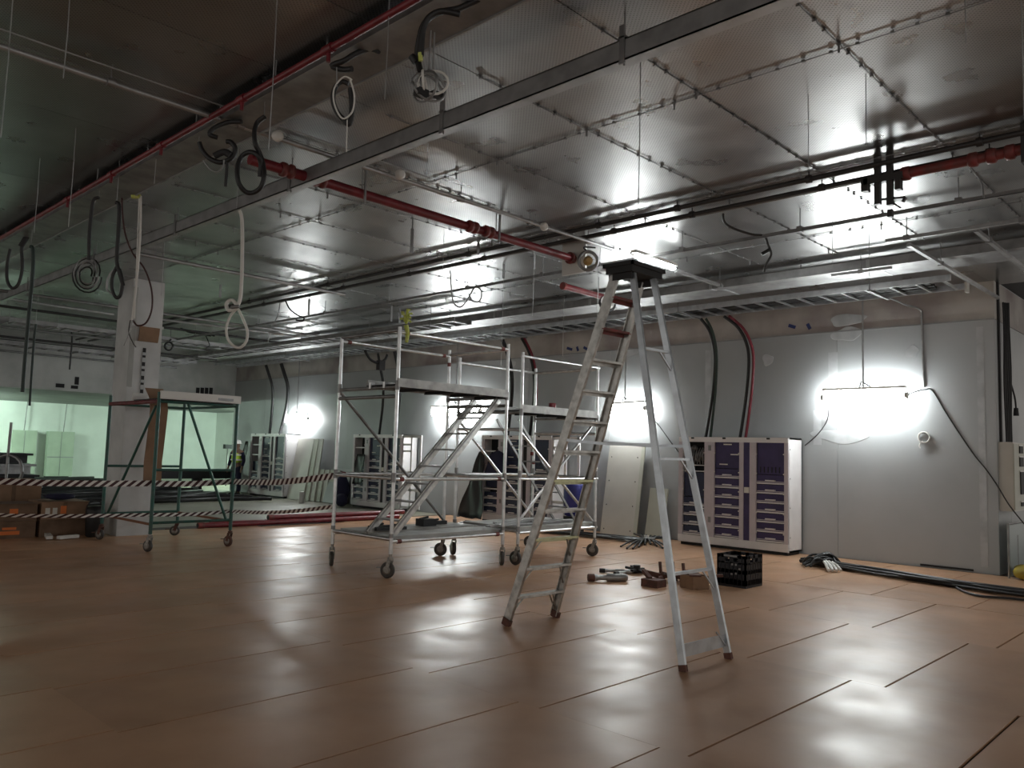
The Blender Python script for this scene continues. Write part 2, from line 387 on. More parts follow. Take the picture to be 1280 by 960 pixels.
# wide trunking
t = thing('cable_trunking', (3.14, 8, 4.28), 'wide flat grey cable trunking under the dark ceiling beside the thin red pipe', 'trunking')
MB().box((2.97, .8, 4.30), (3.32, 20.0, 4.38)).build('tray_body', M_galvd, t)
MB().box((3.32, .8, 4.288), (3.332, 20.0, 4.34)).build('lip', M_galv, t)
for y in (2.3, 4.8, 6.4, 7.9, 9.8, 12.7):
    m = MB(); rod(m, 3.3, y, 4.3); rod(m, 3.0, y, 4.3); m.build('hanger', M_galv, t)
# thin red pipe
t = thing('red_pipe', (2.9, 8, 4.3), 'thin dark red pipe along the left edge of the wide trunking', 'pipe')
MB().tube([(2.89, .8, 4.30), (2.89, 20, 4.30)], .024, 10).build('pipe', M_red, t)
for y in (2.7, 3.4, 4.6, 5.8, 7.3, 8.5, 9.8):
    m = MB().lathe((2.89, y-.05, 4.3), (0,1,0), [(0,.033),(.1,.033)], 10); m.tube([(2.89, y, 4.27), (2.89, y, 4.21)], .016, 6); m.build('fitting', M_red, t)
for y in (3.1, 5.3, 6.6, 8.9):
    m = MB(); rod(m, 2.89, y, 4.3, r=.005); m.build('hanger', M_galvd, t)
# pale cross rail with its wire
t = thing('conduit_pipe', (4.4, 6.33, 4.3), 'pale conduit crossing the ceiling above the red sprinkler pipe', 'pipe')
MB().tube([(-.5, 6.35, 4.31), (8.4, 6.31, 4.31)], .024, 8).build('pipe', M_galv, t)
MB().tube([(-.5, 6.27, 4.40), (5.2, 6.27, 4.40)], .008, 6).build('wire', M_galv, t)
for x in (2.1, 3.15, 4.3, 5.7, 6.8, 7.9):
    m = MB(); rod(m, x, 6.33, 4.31, r=.005); m.lathe((x-.03, 6.33, 4.31), (1,0,0), [(0,.034),(.06,.034)], 8); m.build('clamp', M_galvd, t)
for px_, py_ in ((344, 171), (497, 219), (677, 284)):
    c = aty(px_, py_, 6.26); MB().lathe(c-V((0,.02,0)), (0,-1,0), [(0,.05),(.04,.05),(.05,.03)], 12).build('junction_box', M_whitep, t)
for (a, b, lb) in (((4.2, 11.9), (8.1, 11.98), 'pale conduit passing above the white looped cable'), ((3.9, 17.9), (6.4, 18.1), 'pale conduit crossing left of the column'), ((6.9, 17.9), (11.6, 17.4), 'pale conduit crossing right of the column')):
    t = thing('conduit_pipe', ((a[0]+b[0])/2, a[1], 4.31), lb, 'pipe'); MB().tube([(*a, 4.32), (*b, 4.32)], .03, 8).build('pipe', M_galv, t)
    for f in (.05, .5, .9): m = MB(); rod(m, a[0]+(b[0]-a[0])*f, a[1]+(b[1]-a[1])*f, 4.32); m.build('clamp', M_galvd, t)
# red sprinkler pipe
t = thing('sprinkler_pipe', (5.8, 6.73, 4.2), 'thick red sprinkler pipe with couplings running across towards the ladder', 'pipe')
MB().tube([(3.46, 6.73, 4.2), (8.08, 6.77, 4.2)], .05, 12).build('pipe', M_red, t)
for x in (3.84, 4.19, 6.25, 6.51):
    MB().lathe((x-.07, 6.73, 4.2), (1,0,0), [(0,.052),(.01,.07),(.05,.07),(.055,.058),(.09,.058),(.095,.07),(.13,.07),(.14,.052)], 12).build('coupling', M_redm, t)
for x in (6.64, 4.7):
    m = MB().box((x-.02, 6.65, 4.08), (x+.0, 6.67, 4.42)); m.tube([(x, 6.73, 4.24), (x, 6.73, CH)], .006, 5); m.build('hanger', M_galvd, t)
MB().lathe((8.06, 6.77, 4.2), (1,0,0), [(0,.08),(.03,.08),(.035,.06),(.08,.06)], 14).build('end_flange', M_redm, t)
MB().box((8.15, 6.57, 4.0), (8.18, 6.97, CH)).build('end_plate', M_whitep, t)
c = atx(735, 326, 8.05)
t = thing('coiled_cable', c-V((0,0,.14)), 'grey cable coil around a brass fitting at the end of the sprinkler pipe', 'cable')
MB().tube(ring(c, .12, .012, 22, 4), .016, 6).build('coil', M_galvd, t)
MB().lathe(c, (-.7,-.7,0), [(-.03,.06),(.02,.06),(.03,.035),(.05,.03)], 14).build('brass_fitting', M_brass, t)
MB().tube(smooth([c+V((0,0,.12)), c+V((-.03,.05,.18)), c+V((.05,-.08,.17))]), .010, 6).build('tail', M_black, t)
# short red pipe
t = thing('red_pipe', (9.9, 7.86, 4.15), 'short bright red pipe stub left of the ladder top', 'pipe')
MB().tube([(9.21, 7.84, 4.15), (10.78, 7.88, 4.15)], .05, 12).build('pipe', M_red, t)
MB().lathe((9.19, 7.84, 4.15), (1,0,0), [(0,.06),(.06,.06)], 12).build('end_cap', M_redm, t)
m = MB(); rod(m, 10.1, 7.86, 4.19); m.build('hanger', M_galvd, t)
# twin black pipes
for X, lb in ((7.56, 'nearer black pipe of the pair crossing the bright ceiling'), (7.87, 'farther black pipe of the pair crossing the bright ceiling')):
    t = thing('black_pipe', (X, 8, 4.37), lb, 'pipe', 'black pipe pair')
    MB().tube([(X, -1.0, 4.37), (X, 24, 4.37)], .026, 10).build('pipe', M_blackp, t)
    if X > 7.7: MB().tube([(X+.10, -1.0, 4.38), (X+.10, 24, 4.38)], .014, 8).build('side_conduit', M_galvd, t)
    for y in (1.8, 3.3, 4.8, 5.9, 8.2, 9.9, 11.7, 14.4):
        m = MB(); rod(m, X, y, 4.37); m.lathe((X, y-.025, 4.37), (0,1,0), [(0,.04),(.05,.04)], 10); m.build('clamp', M_blackp, t)
# strut rail
t = thing('strut_rail', (8.63, 7, 4.18), 'thin grey strut rail spanning the ceiling behind the ladder top', 'rail')
m = MB(); m.box((8.61, -1, 4.18), (8.65, 26, 4.186)); m.box((8.61, -1, 4.18), (8.615, 26, 4.22)); m.box((8.645, -1, 4.18), (8.65, 26, 4.22)); m.build('channel', M_galvd, t)
for y in (2.25, 3.87, 5.4, 6.7, 7.75, 9.35, 11.4, 13.4, 16, 19):
    m = MB(); rod(m, 8.63, y, 4.2); m.box((8.6, y-.03, 4.175), (8.66, y+.03, 4.24)); m.build('hanger', M_galvd, t)
# trunking ducts above the tray
for x0, x1, z0, lb in ((11.1, 11.25, 4.25, 'narrow grey trunking along the ceiling, camera side of the cable ladder'), (11.5, 12.0, 4.31, 'wide dark grey duct along the ceiling just above the cable ladder')):
    t = thing('ceiling_duct', (x0, 10, z0), lb, 'duct')
    MB().box((x0, -1.5, z0), (x1, 25.5, z0+.12)).build('duct_body', M_galvd, t)
    for k in range(11):
        y = -.8+k*2.4; MB().box((x0-.006, y, z0-.006), (x1+.006, y+.05, z0+.126)).build('joint_band', M_galv, t)
    m = MB()
    for k in range(6): rod(m, (x0+x1)/2, .5+k*4.5, z0+.1)
    m.build('hangers', M_galvd, t, kind='stuff')
# cable ladder trays
def tray(x0, x1, y0, y1, z, label, axis='y', step=.36, side=.09, mt=None):
    mt = mt or M_alu
    t = thing('cable_ladder_tray', ((x0+x1)/2, (y0+y1)/2, z), label, 'cable tray')
    L = (y1-y0) if axis == 'y' else (x1-x0)
    for e in (0, 1):
        if axis == 'y': x = (x0, x1)[e]; MB().box((x-.012, y0, z), (x+.012, y1, z+side)).build('side_rail', mt, t)
        else: y = (y0, y1)[e]; MB().box((x0, y-.012, z), (x1, y+.012, z+side)).build('side_rail', mt, t)
    first = None
    for k in range(int(L/step)):
        if first is None:
            first = (MB().box((x0, y0+.10, z+.01), (x1, y0+.135, z+.035)) if axis == 'y' else MB().box((x0+.10, y0, z+.01), (x0+.135, y1, z+.035))).build('rung', mt, t)
        else: copy_part(first, t, (0, k*step, 0) if axis == 'y' else (k*step, 0, 0))
    for f in (.05, .2, .4, .6, .8):
        m = MB()
        if axis == 'y':
            y = y0+L*f; rod(m, x0-.03, y, z-.02); rod(m, x1+.03, y, z-.02); m.box((x0-.06, y-.02, z-.03), (x1+.06, y+.02, z-.005))
        else:
            x = x0+L*f; rod(m, x, y0-.03, z-.02); rod(m, x, y1+.03, z-.02); m.box((x-.02, y0-.06, z-.03), (x+.02, y1+.06, z-.005))
        m.build('trapeze', M_galvd, t)
    return t
t = tray(12.31, 13.05, 3.33, 25.5, 4.2, 'long shiny cable ladder tray along the top of the cabinet wall')
MB().box((13.0, 3.30, 4.15), (13.12, 3.335, 4.3)).build('end_cover', M_whitep, t)
cb = MB()
for k in range(7):
    x = 12.42+k*.09; cb.tube(smooth([(x+random.uniform(-.02,.02), 3.7+j*1.35, 4.26+random.uniform(0,.02)) for j in range(15)], 2), .022, 6)
tag(cb.build('tray_cables', M_black, kind='stuff'), 'black cables lying along the long cable ladder tray', 'cables')
tray(4.6, 11.0, 20.0, 20.6, 4.15, 'cable ladder tray crossing the hall behind the column', 'x', mt=M_galvd)
tray(5.4, 11.0, 24.0, 24.6, 4.05, 'farthest cable ladder tray crossing in front of the back bulkhead', 'x', mt=M_galvd)
tray(10.3, 10.75, 11.5, 25.0, 4.1, 'narrow cable ladder tray parallel to the long one, above the scaffolds', mt=M_galvd)
for k, (y, z) in enumerate(((16.6, 4.25), (18.9, 4.3), (21.6, 4.2), (22.7, 4.1), (25.4, 4.0))):
    t = thing('ceiling_conduit', (8, y, z), ('nearest', 'second', 'third', 'fourth', 'farthest')[k]+' thin dark conduit crossing behind the column under the ceiling', 'pipe', 'conduits behind the column')
    MB().tube([(3.8+.2*k, y, z), (11.0, y, z)], .03, 8).build('pipe', M_blackp if k % 2 else M_galvd, t)
    for x in (4.6, 6.8, 9.0): m = MB(); rod(m, x, y, z); m.build('hanger', M_galvd, t)
# right-hand struts
def strut(p, q, label, wdt=.045, hangs=()):
    t = thing('ceiling_strut', (V(p)+V(q))/2, label, 'strut')
    MB().bar(p, q, wdt, .04).build('channel', M_galv, t)
    for h in hangs:
        c = V(p).lerp(V(q), h); m = MB(); rod(m, c.x, c.y, c.z); m.box(c-V((.03,.03,.03)), c+V((.03,.03,.03))); m.build('hanger', M_galvd, t)
strut((9.67, 3.3, 4.2), (9.67, 1.0, 4.2), 'short strut over the right end of the ceiling, near a light diagonal one', hangs=(.1, .6))
strut((9.84, 3.10, 4.16), (13.8, 3.08, 4.16), 'bright strut running back to the wall corner at the right', hangs=(.3,))
strut((9.8, 2.39, 4.2), (13.4, 2.39, 4.2), 'rightmost bright strut running back under the ceiling', hangs=(.15,))
strut((9.53, 6.06, 4.2), (10.8, 6.06, 4.2), 'short white strut right of the ladder top', hangs=(.95,))
strut((11.05, 4.5, 4.2), (11.05, 3.7, 4.2), 'short bracket strut on the narrow trunking above the wall lamp', hangs=(.5,))
# dark red pipe with clamp bracket, right
t = thing('red_pipe', (7.63, 1.8, 4.25), 'dark red flanged pipe at the right edge below the black pipes', 'pipe')
MB().tube([(7.63, 2.46, 4.25), (7.63, .4, 4.25)], .045, 12).build('pipe', M_redm, t)
for y in (2.42, 1.87, 1.73, 1.59):
    MB().lathe((7.63, y, 4.25), (0,1,0), [(-.04,.05),(-.03,.065),(.03,.065),(.04,.05)], 12).build('coupling', M_redm, t)
MB().box((7.56, 1.36, 4.12), (7.70, 1.50, CH)).build('pipe_bracket', M_blackp, t)
MB().tube(smooth([(7.63, 1.9, 4.2), (7.66, 1.82, 4.05), (7.65, 1.8, 3.9)]), .008, 6).build('loose_wire', M_galvd, t)
t = thing('clamp_bracket', (7.6, 2.6, 3.9), 'black double-post clamp bracket hanging at the end of the dark red pipe', 'bracket')
for y, zb in ((2.55, 3.97), (2.66, 4.0)): MB().box((7.57, y-.025, zb), (7.63, y+.025, CH)).build('post', M_blackp, t)
MB().box((7.56, 2.43, 4.20), (7.64, 2.78, 4.26)).build('cross_bar', M_blackp, t)
MB().box((7.56, 2.74, 4.14), (7.64, 2.80, 4.27)).build('nut_block', M_blackp, t); MB().box((7.56, 2.45, 4.10), (7.64, 2.50, 4.20)).build('nut_block', M_blackp, t)
MB().box((7.575, 2.53, 3.86), (7.625, 2.57, 3.93)).build('stud_end', M_blackp, t)
m = MB().bar((7.6, 2.62, 4.04), (7.6, 2.42, 4.02), .03, .022); m.bar((7.6, 2.57, 4.03), (7.6, 2.46, 3.93), .03, .016); m.bar((7.6,2.42,4.02),(7.6,2.44,3.98),.03,.022); m.build('hook', M_blackp, t)

# thin hanger wires from the ceiling
WIRES = [(88,-14,100),(17,-14,175),(347,-12,190),(487,-12,125),(1206,-12,55),(801,60,262),(1276,-12,150),(1010,118,210),(1082,92,182),(50,198,292),(95,160,285),(196,180,230),(250,150,180),(206,300,370),(630,330,470),(555,292,345),(1040,250,335),(1086,258,345),(668,305,395),(705,372,445),(300,185,262),(535,175,150),(748,322,445)]
where = ['top left corner','far left edge','the black cable loops','the bunched white cables','top right','the panel seams above the ladder','right edge beside the red pipe','the brightest ceiling panel','the clamp bracket','left below the pale conduit','left of the long hanging hoses','beside the trunking hangers','near the upper red fittings','in front of the column','above the scaffold stair','above the twin black pipes','the strut rail at right','right of the strut hangers','right of the sprinkler end','left of the short red stub','beside the white looped cable','over the trunking near the middle','left of the ladder top']
for (x, y0, y1), wh in zip(WIRES, where):
    p = atz(x, y0, CH); d = ray(x, y1); k = math.hypot(p.x, p.y)/math.hypot(d.x, d.y); zb = EYE.z+d.z*k
    if zb > CH-.1: zb = CH-.35
    tag(MB().tube([(p.x, p.y, CH), (p.x+.004, p.y, (zb+CH)/2), (p.x, p.y, zb)], .0035, 5).build('hanger_wire', M_galv), 'thin pale hanger wire dropping from the ceiling, ' + wh, 'wire', 'thin hanger wires')
# short slotted hanger stubs
for k, (x, y0, y1, wh) in enumerate(((516, 272, 316, 'left of the sprinkler coupling'), (276, 356, 372, 'left above the white looped cable'), (387, 366, 394, 'between the twin black pipes at left'), (490, 378, 402, 'above the first tower left end'), (500, 384, 404, 'just right of another stub above the first tower'), (598, 303, 318, 'near the sprinkler hanger'), (630, 330, 348, 'beside the twin black pipes in the middle'), (668, 318, 336, 'by the strut rail left of the coil'))):
    p = atz(x, y0, CH); d = ray(x, y1); zb = EYE.z+d.z*math.hypot(p.x, p.y)/math.hypot(d.x, d.y)
    t = thing('hanger_stub', (p.x, p.y, zb), 'short slotted hanger stub under the ceiling, ' + wh, 'bracket', 'slotted hanger stubs')
    MB().box((p.x-.02, p.y-.006, zb), (p.x+.02, p.y+.006, zb+.3)).build('strap', M_galvd, t)
    MB().tube([(p.x, p.y, zb+.28), (p.x, p.y, CH)], .008, 5).build('stud', M_galvd, t)

# ================================================================== HANGING CABLES
def cable(name, label, pts, r, m=M_black, cat='cable', group=None, extra=(), n=8, k=5, tie=False):
    top = V(pts[0]); pts = smooth(pts, k)
    root = thing(name, V(min(pts, key=lambda p: p.z)), label, cat, group)
    MB().tube(pts, r, n).build('run', m, root)
    for nm, mm, rr, pp in extra: MB().tube(pp, rr, 6).build(nm, mm, root)
    if tie: MB().tube([top, (top.x, top.y, CH)], .004, 5).build('tie_wire', M_galvd, root)
    return root
HG = 'dark hoses hanging from the trunking'
D1 = depth(atx(540, 60, 2.98))
cable('hanging_hose', 'thick black hose bending out of the trunking at top centre', trace([(612,-8),(575,10),(548,16),(530,30),(523,55),(522,72),(525,88)], D1, .02), .019, group=HG,
      extra=(('side_run', M_black, .020, smooth(trace([(575,18),(552,14),(536,22),(528,40),(526,70)], D1-.05))), ('yellow_end', M_lime, .014, trace([(525,66),(526,76)], D1-.06)), ('stub', M_black, .022, trace([(514,70),(520,78)], D1))))
c = atd(536, 104, D1)
t = thing('cable_bundle', c-V((0,0,.1)), 'bunched white and grey cable coil hanging at top centre', 'cable')
MB().tube([c+V((0,0,.06)), c+V((0,0,.33))], .006, 5).build('tie_wire', M_galv, t)
MB().tube([c+V((.03,0,.06)), c+V((.03,0,.33))], .006, 5).build('tie_wire', M_galv, t)
for k in range(5):
    a = k*.7; cc = c+V((.02*math.cos(a*3), .02*math.sin(a*2), .02*math.sin(a*4)-.02))
    MB().tube(ring(cc, .055+.012*k % .03+.01, .012, 16, 1, sx=1.3, ax=(math.cos(a), math.sin(a), 0)), .008, 6, True).build('loop', M_whitep if k % 2 else M_galvd, t)
MB().box(c-V((.09,.03,.10)), c+V((-.02,.03,-.06))).build('connector', M_dark, t)
MB().box(c-V((-.02,.03,.07)), c+V((.10,.03,-.04))).build('connector', M_dark, t)
D2 = depth(atx(430, 105, 2.98))
cable('hanging_hose', 'black hose arm with a coil of thin wires below it, left of top centre', trace([(474,64),(462,61),(445,67),(430,76),(415,82),(428,87),(440,86)], D2, .02), .020, group=HG,
      extra=(('coil', M_black, .018, smooth(trace([(436,105),(428,102),(420,108),(416,122),(420,138),(430,150),(437,155),(440,135),(438,110)], D2+.03))),
             ('thin_loop', M_whitep, .006, smooth(trace([(440,100),(430,96),(418,110),(418,130),(428,148),(440,140),(443,120),(438,100)], D2))),
             ('tie_wire', M_whitep, .004, trace([(434,150),(433,190)], D2)), ('hook_wire', M_galvd, .005, trace([(421,84),(421,108)], D2))))
D3 = depth(atx(278, 180, 2.98))
cable('hanging_hose', 'curled black hose end twisted under the trunking above a round loop', trace([(302,152),(285,153),(268,160),(262,168),(272,172)], D3, .02), .020, group=HG,
      extra=(('lower_curl', M_black, .021, smooth(trace([(249,178),(253,188),(262,198),(276,203),(290,197),(294,186),(289,178),(283,177)], D3+.05))),
             ('tangle', M_dark, .03, smooth(trace([(268,195),(280,190),(288,194)], D3+.02))),
             ('tail', M_black, .014, trace([(284,203),(283,220),(282,233)], D3)), ('thin_curl', M_galvd, .008, smooth(trace([(254,200),(262,211),(272,215),(279,208),(280,200)], D3)))))
D4 = depth(atx(313, 190, 2.98))
cable('hanging_hose', 'black hose with a big round loop hanging under the trunking', trace([(331,146),(322,153),(318,165),(319,180),(324,190),(329,205),(330,220),(326,234),(316,241),(306,239),(298,227),(297,208),(303,195),(313,190),(322,194),(326,205),(325,221)], D4, .025), .019, group=HG)
D5 = depth(atx(118, 255, 2.98))
cable('hanging_hose', 'long straight black hose ending in a grey coil, left of the column', trace([(124,247),(118,249),(115,260),(112,290),(111,325)], D5, .0), .019, group=HG,
      extra=[('coil', M_galvd if k % 2 else M_black, .009, ring(atd(107+.8*math.sin(k*2), 343+2*math.cos(k*3), D5), .10+.022*k, .03, 18, 1, sx=.60+.04*k)) for k in range(5)])
D6 = depth(atx(150, 258, 2.98))
cable('hanging_hose', 'long black hose with a narrow loop at its end in front of the column', trace([(145,253),(149,258),(148,290),(146,325),(149,340),(154,357)], D6, .0), .020, group=HG,
      extra=(('loop', M_black, .018, smooth(trace([(147,332),(141,345),(140,360),(145,372),(151,368),(153,352),(149,336)], D6))), ('grey_loop', M_galvd, .012, smooth(trace([(143,336),(135,348),(134,362),(141,368)], D6+.1)))))
D7 = depth(atx(25, 300, 3.05))
cable('hanging_hose', 'black U shaped hose at the left edge', trace([(35,294),(30,303),(27,312),(28,335),(23,355),(15,360),(9,350),(9,330),(13,311)], D7, .0), .021, group=HG, extra=(('sheath', M_dark, 0.036, trace([(36,291),(31,300),(26,308)], D7)),))
D8 = depth(atx(40, 310, 3.05))
cable('hanging_hose', 'very long dark green hose dropping at the left edge', trace([(38,308),(41,312),(41,340),(37,385),(32,440),(28,490)], D8, .0), .024, m=mat('dark_green_hose', (.012, .03, .025), .5), group=HG)
D9 = depth(atx(42, 420, 4.2))
cable('hanging_hose', 'shorter dark hose dropping just right of the very long one at left', trace([(45,405),(43,420),(40,460),(37,507)], D9, .0), .020, m=mat('dark_green_hose', (0,0,0)), group=HG)
D10 = depth(atx(302, 270, 4.08))
cable('white_cable', 'white corrugated cable with a knot and long loop hanging from the channel rail', trace([(299,263),(302,272),(303,300),(302,350),(300,374),(295,384),(286,388),(283,380),(290,375),(297,383)], D10, .01), .020, m=M_whitep,
      extra=(('loop', M_whitep, .015, smooth(trace([(297,385),(288,395),(283,410),(285,424),(293,433),(301,434),(308,426),(309,413),(303,397),(297,385)], D10+.03))), ('knot', M_galvd, .02, trace([(289,384),(299,383)], D10-.02))))
D11 = depth(atx(172, 245, 3.35))
cable('white_cable', 'thin pale cord hanging in front of the column from a yellow tag', trace([(176,245),(175,300),(170,360),(165,400)], D11, .0), .012, m=M_whitep,
      extra=(('yellow_tag', M_lime, .03, trace([(165,245),(175,245)], D11)), ('second_strand', M_whitep, .007, trace([(174,245),(172,300),(168,398)], D11)), ('frayed_end', M_blackp, .006, smooth(trace([(163,400),(161,415),(166,428),(170,434)], D11))), ('frayed_end', M_galvd, .006, smooth(trace([(166,400),(160,420),(155,432)], D11)))))
cable('dark_cable', 'thin dark red wire bowing in front of the column', trace([(152,240),(155,285),(165,315),(180,335),(189,360),(190,385),(183,403),(172,407),(166,400)], D11+.1, .0), .010, m=mat('maroon_wire', (.05, .012, .012), .5))
D12 = depth(atz(510, 345, 4.1))
cable('grey_cable', 'thin grey cable drooping in two loops from the twin black pipes', trace([(563,338),(564,360),(567,378),(575,384),(582,378),(588,368),(593,360),(600,361),(602,370),(598,377),(590,376),(587,368)], depth(atx(575, 350, 7.95)), .0), .012, m=M_galvd)
cable('grey_cable', 'grey flex with a dark plug drooping below the strut rail', trace([(908,258),(904,266),(906,278),(918,286),(940,293),(955,295),(960,306),(964,318),(958,330),(955,340)], depth(atx(935, 285, 8.5)), .0), .014, m=M_blackp, extra=(('plug', M_black, .022, trace([(952,318),(962,312)], depth(atx(935, 285, 8.5)))), ('bracket', M_blackp, .012, trace([(905,256),(930,257),(930,264),(924,262)], depth(atx(935, 285, 8.5))))))
D13 = depth(atx(765, 372, 8.6))
cable('white_cable', 'coil of white and black cable hanging beside the ladder top', trace([(762,331),(762,345),(762,366)], D13, .0), .012, m=M_blackp,
      extra=[('coil', M_whitep if k < 3 else M_black, .012, ring(atd(760, 376, D13)-V((0,0,.01*k)), .07+.01*k, .03, 16, 1)) for k in range(5)]+[('arm', M_blackp, .012, smooth(trace([(761,331),(768,338),(776,340),(782,335),(781,330)], D13)))])
Dg = depth(atx(230, 405, 8.6))
t = thing('coiled_cable', atd(211, 440, Dg), 'small black cable ring hanging from a rail right of the column', 'cable')
MB().tube(ring(atd(211, 433, Dg), .10, .02, 16, 3), .02, 6).build('coil', M_black, t)
MB().tube(trace([(212,426),(214,424)], Dg), .02, 6).build('hook', M_black, t)
cable('dark_cable', 'dark tangled cable on a rail left of the white looped cable', trace([(222,407),(235,415),(250,417),(262,418),(268,420),(266,415)], Dg, .0), .016, extra=(('tangle', M_black, .035, trace([(252,418),(264,419)], Dg)), ('tail', M_black, .014, smooth(trace([(257,419),(260,426),(262,432),(258,434)], Dg)))))
cable('dark_cable', 'dark cable drooping from the twin black pipes at left', trace([(357,376),(362,386),(372,394),(380,397),(378,401),(370,400)], depth(atx(365, 385, 7.9)), .0), .014, extra=(('second_run', M_galvd, .009, smooth(trace([(350,378),(347,395),(338,412),(335,428)], depth(atx(365, 385, 7.9))))),))
t = thing('coiled_cable', atd(107, 403, Dg), 'oval dark cable ring hanging at left under the greenish ceiling', 'cable')
MB().tube(ring(atd(107, 396, Dg), .11, .02, 16, 2), .014, 6).build('coil', M_blackp, t)
MB().tube(trace([(109,386),(109,404)], Dg), .02, 6).build('tie', M_black, t)
cable('dark_cable', 'dark cable dropping under the greenish ceiling, left of the column', trace([(88,410),(90,420),(89,440),(87,462)], Dg+1, .0), .022)

# power cables from tray to cabinets
def feed(pts, r, m, label):
    a, mid, b = pts
    p0 = atx(a[0], a[1], 13.05); p0.z = min(4.27, max(p0.z, 4.18))
    L = lambda u, v, f, g: (u[0]+(v[0]-u[0])*f, u[1]+(v[1]-u[1])*g)
    P = [p0, atx(*L(a, mid, .55, .25), 13.14), atx(*L(a, mid, .88, .60), 13.24), atx(*mid, 13.33), atx(*L(mid, b, .18, .35), 13.42), atx(*L(mid, b, .55, .68), 13.49), atx(*b, 13.55)]
    P[-1].z = 2.0
    cable('power_cable', label, P, r, m, k=6, group='feeder cables dropping to the cabinets')
feed([(876,399),(894,450),(882,546)], .028, M_black, 'left black feeder cable dropping to the purple cabinet')
feed([(882,399),(896,452),(888,546)], .026, mat('greenish_black_cable', (.015,.03,.022), .5), 'second feeder cable from the left dropping to the purple cabinet')
feed([(905,396),(936,448),(925,546)], .028, M_black, 'black feeder cable beside the red one above the purple cabinet')
feed([(911,396),(942,450),(932,546)], .026, M_redcab, 'red feeder cable dropping to the purple cabinet')
feed([(628,430),(640,480),(634,543)], .045, M_black, 'thick black feeder cable dropping behind the gap between the towers')
feed([(652,425),(668,480),(662,543)], .035, M_black, 'black feeder cable beside the red one behind the second tower')
feed([(655,426),(671,482),(667,543)], .026, M_redcab, 'red feeder cable dropping behind the second tower')
feed([(472,452),(479,490),(474,541)], .035, M_black, 'black feeder cable behind the left end of the first tower')
feed([(493,448),(500,480),(493,541)], .045, M_black, 'thicker black feeder cable behind the first tower near post')
feed([(332,464),(341,492),(337,541)], .045, M_black, 'left feeder cable above the farthest cabinet')
feed([(351,462),(360,490),(350,541)], .055, M_black, 'thick feeder cable beside the farthest wall lamp')

# wall wiring around lamp A
cable('lamp_flex', 'black lead looping from the right wall lamp down to the electrical panel', [atx(1133,494,13.6), atx(1146,489,13.7), atx(1157,487,WX-.03), atx(1166,489,WX-.02), atx(1185,520,WX-.02), atx(1215,565,WX-.02), atx(1232,586,WX-.06)]+[atd(x_, y_, depth(atx(1232,586,WX-.06))-dd) for x_, y_, dd in ((1246,606,.10),(1262,632,.22),(1282,657,.3))], .010, M_blackp)
cable('lamp_flex', 'dark lead sagging from the right wall lamp to the purple cabinet', [atx(1036,506,13.6), atx(1034,525,WX-.03), atx(1022,543,WX-.02), atx(1006,557,WX-.05)], .009, M_blackp)
cable('lamp_flex', 'dark lead sagging from the middle wall lamp down to the purple cabinet', [atx(804,512,13.6), atx(822,530,WX-.03), atx(838,552,WX-.02), atx(849,566,WX-.05)], .009, M_blackp)
cable('wall_conduit', 'thin pale conduit bent down the wall right of the lamp', [(13.05, atx(1112,373,13.3).y, 4.25), atx(1130,380,13.5), atx(1150,387,WX-.04), atx(1152,400,WX-.03), atx(1153,440,WX-.03), atx(1155,484,WX-.03)], .016, M_galv, cat='conduit')
c = atx(1155, 547, WX-.05)
t = thing('coiled_wire', c-V((0,0,.12)), 'small white wire coil hanging on the wall below the conduit', 'wire')
MB().tube(ring(c, .085, .015, 16, 3, ax=(0,-1,0)), .010, 6).build('coil', M_whitep, t)
MB().tube(smooth([c+V((0,.02,-.05)), c+V((0,.07,-.12)), c+V((0,.06,-.17))]), .008, 6).build('tail', M_whitep, t)
MB().box((c.x-.01, c.y-.03, c.z+.06), (WX, c.y+.03, c.z+.09)).build('clip', M_galvd, t)

# ================================================================== STEP LADDER
AP = V((5.80, 4.10, 3.22))
t = thing('step_ladder', (5.8, 4.3, 0), 'tall aluminium step ladder with a black top cap standing on the boards', 'ladder')
FB = (V((5.53, 5.31, 0)), V((6.19, 5.28, 0))); FT = (V((5.60, 4.18, 3.18)), V((5.98, 4.17, 3.18)))
RB = (V((5.42, 3.34, 0)), V((6.05, 3.31, 0))); RT = (V((5.64, 4.02, 3.18)), V((5.94, 4.01, 3.18)))
for a, b in zip(FB, FT):
    d = (b-a).normalized()
    m = MB(); m.bar(a+V((0,0,.03)), b, .012, .085, side=(1,0,0))
    for s in (-1, 1):
        off = d.cross(V((1,0,0))).normalized()*(s*.038); sg = 1 if a is FB[0] else -1
        m.bar(a+off+V((sg*.012,0,.03)), b+off+V((sg*.012,0,0)), .03, .008, side=(1,0,0))
    m.build('front_stile', M_aluold, t)
    MB().bar(a, a+d*.07, .035, .095, side=(1,0,0)).build('foot', M_rust, t)
for a, b in zip(RB, RT):
    d = (b-a).normalized()
    MB().bar(a+d*.02, b, .028, .055, side=(1,0,0)).build('rear_leg', M_alublue, t)
    MB().bar(a, a+d*.05, .034, .062, side=(1,0,0)).build('foot', M_rust, t)
NS = 11
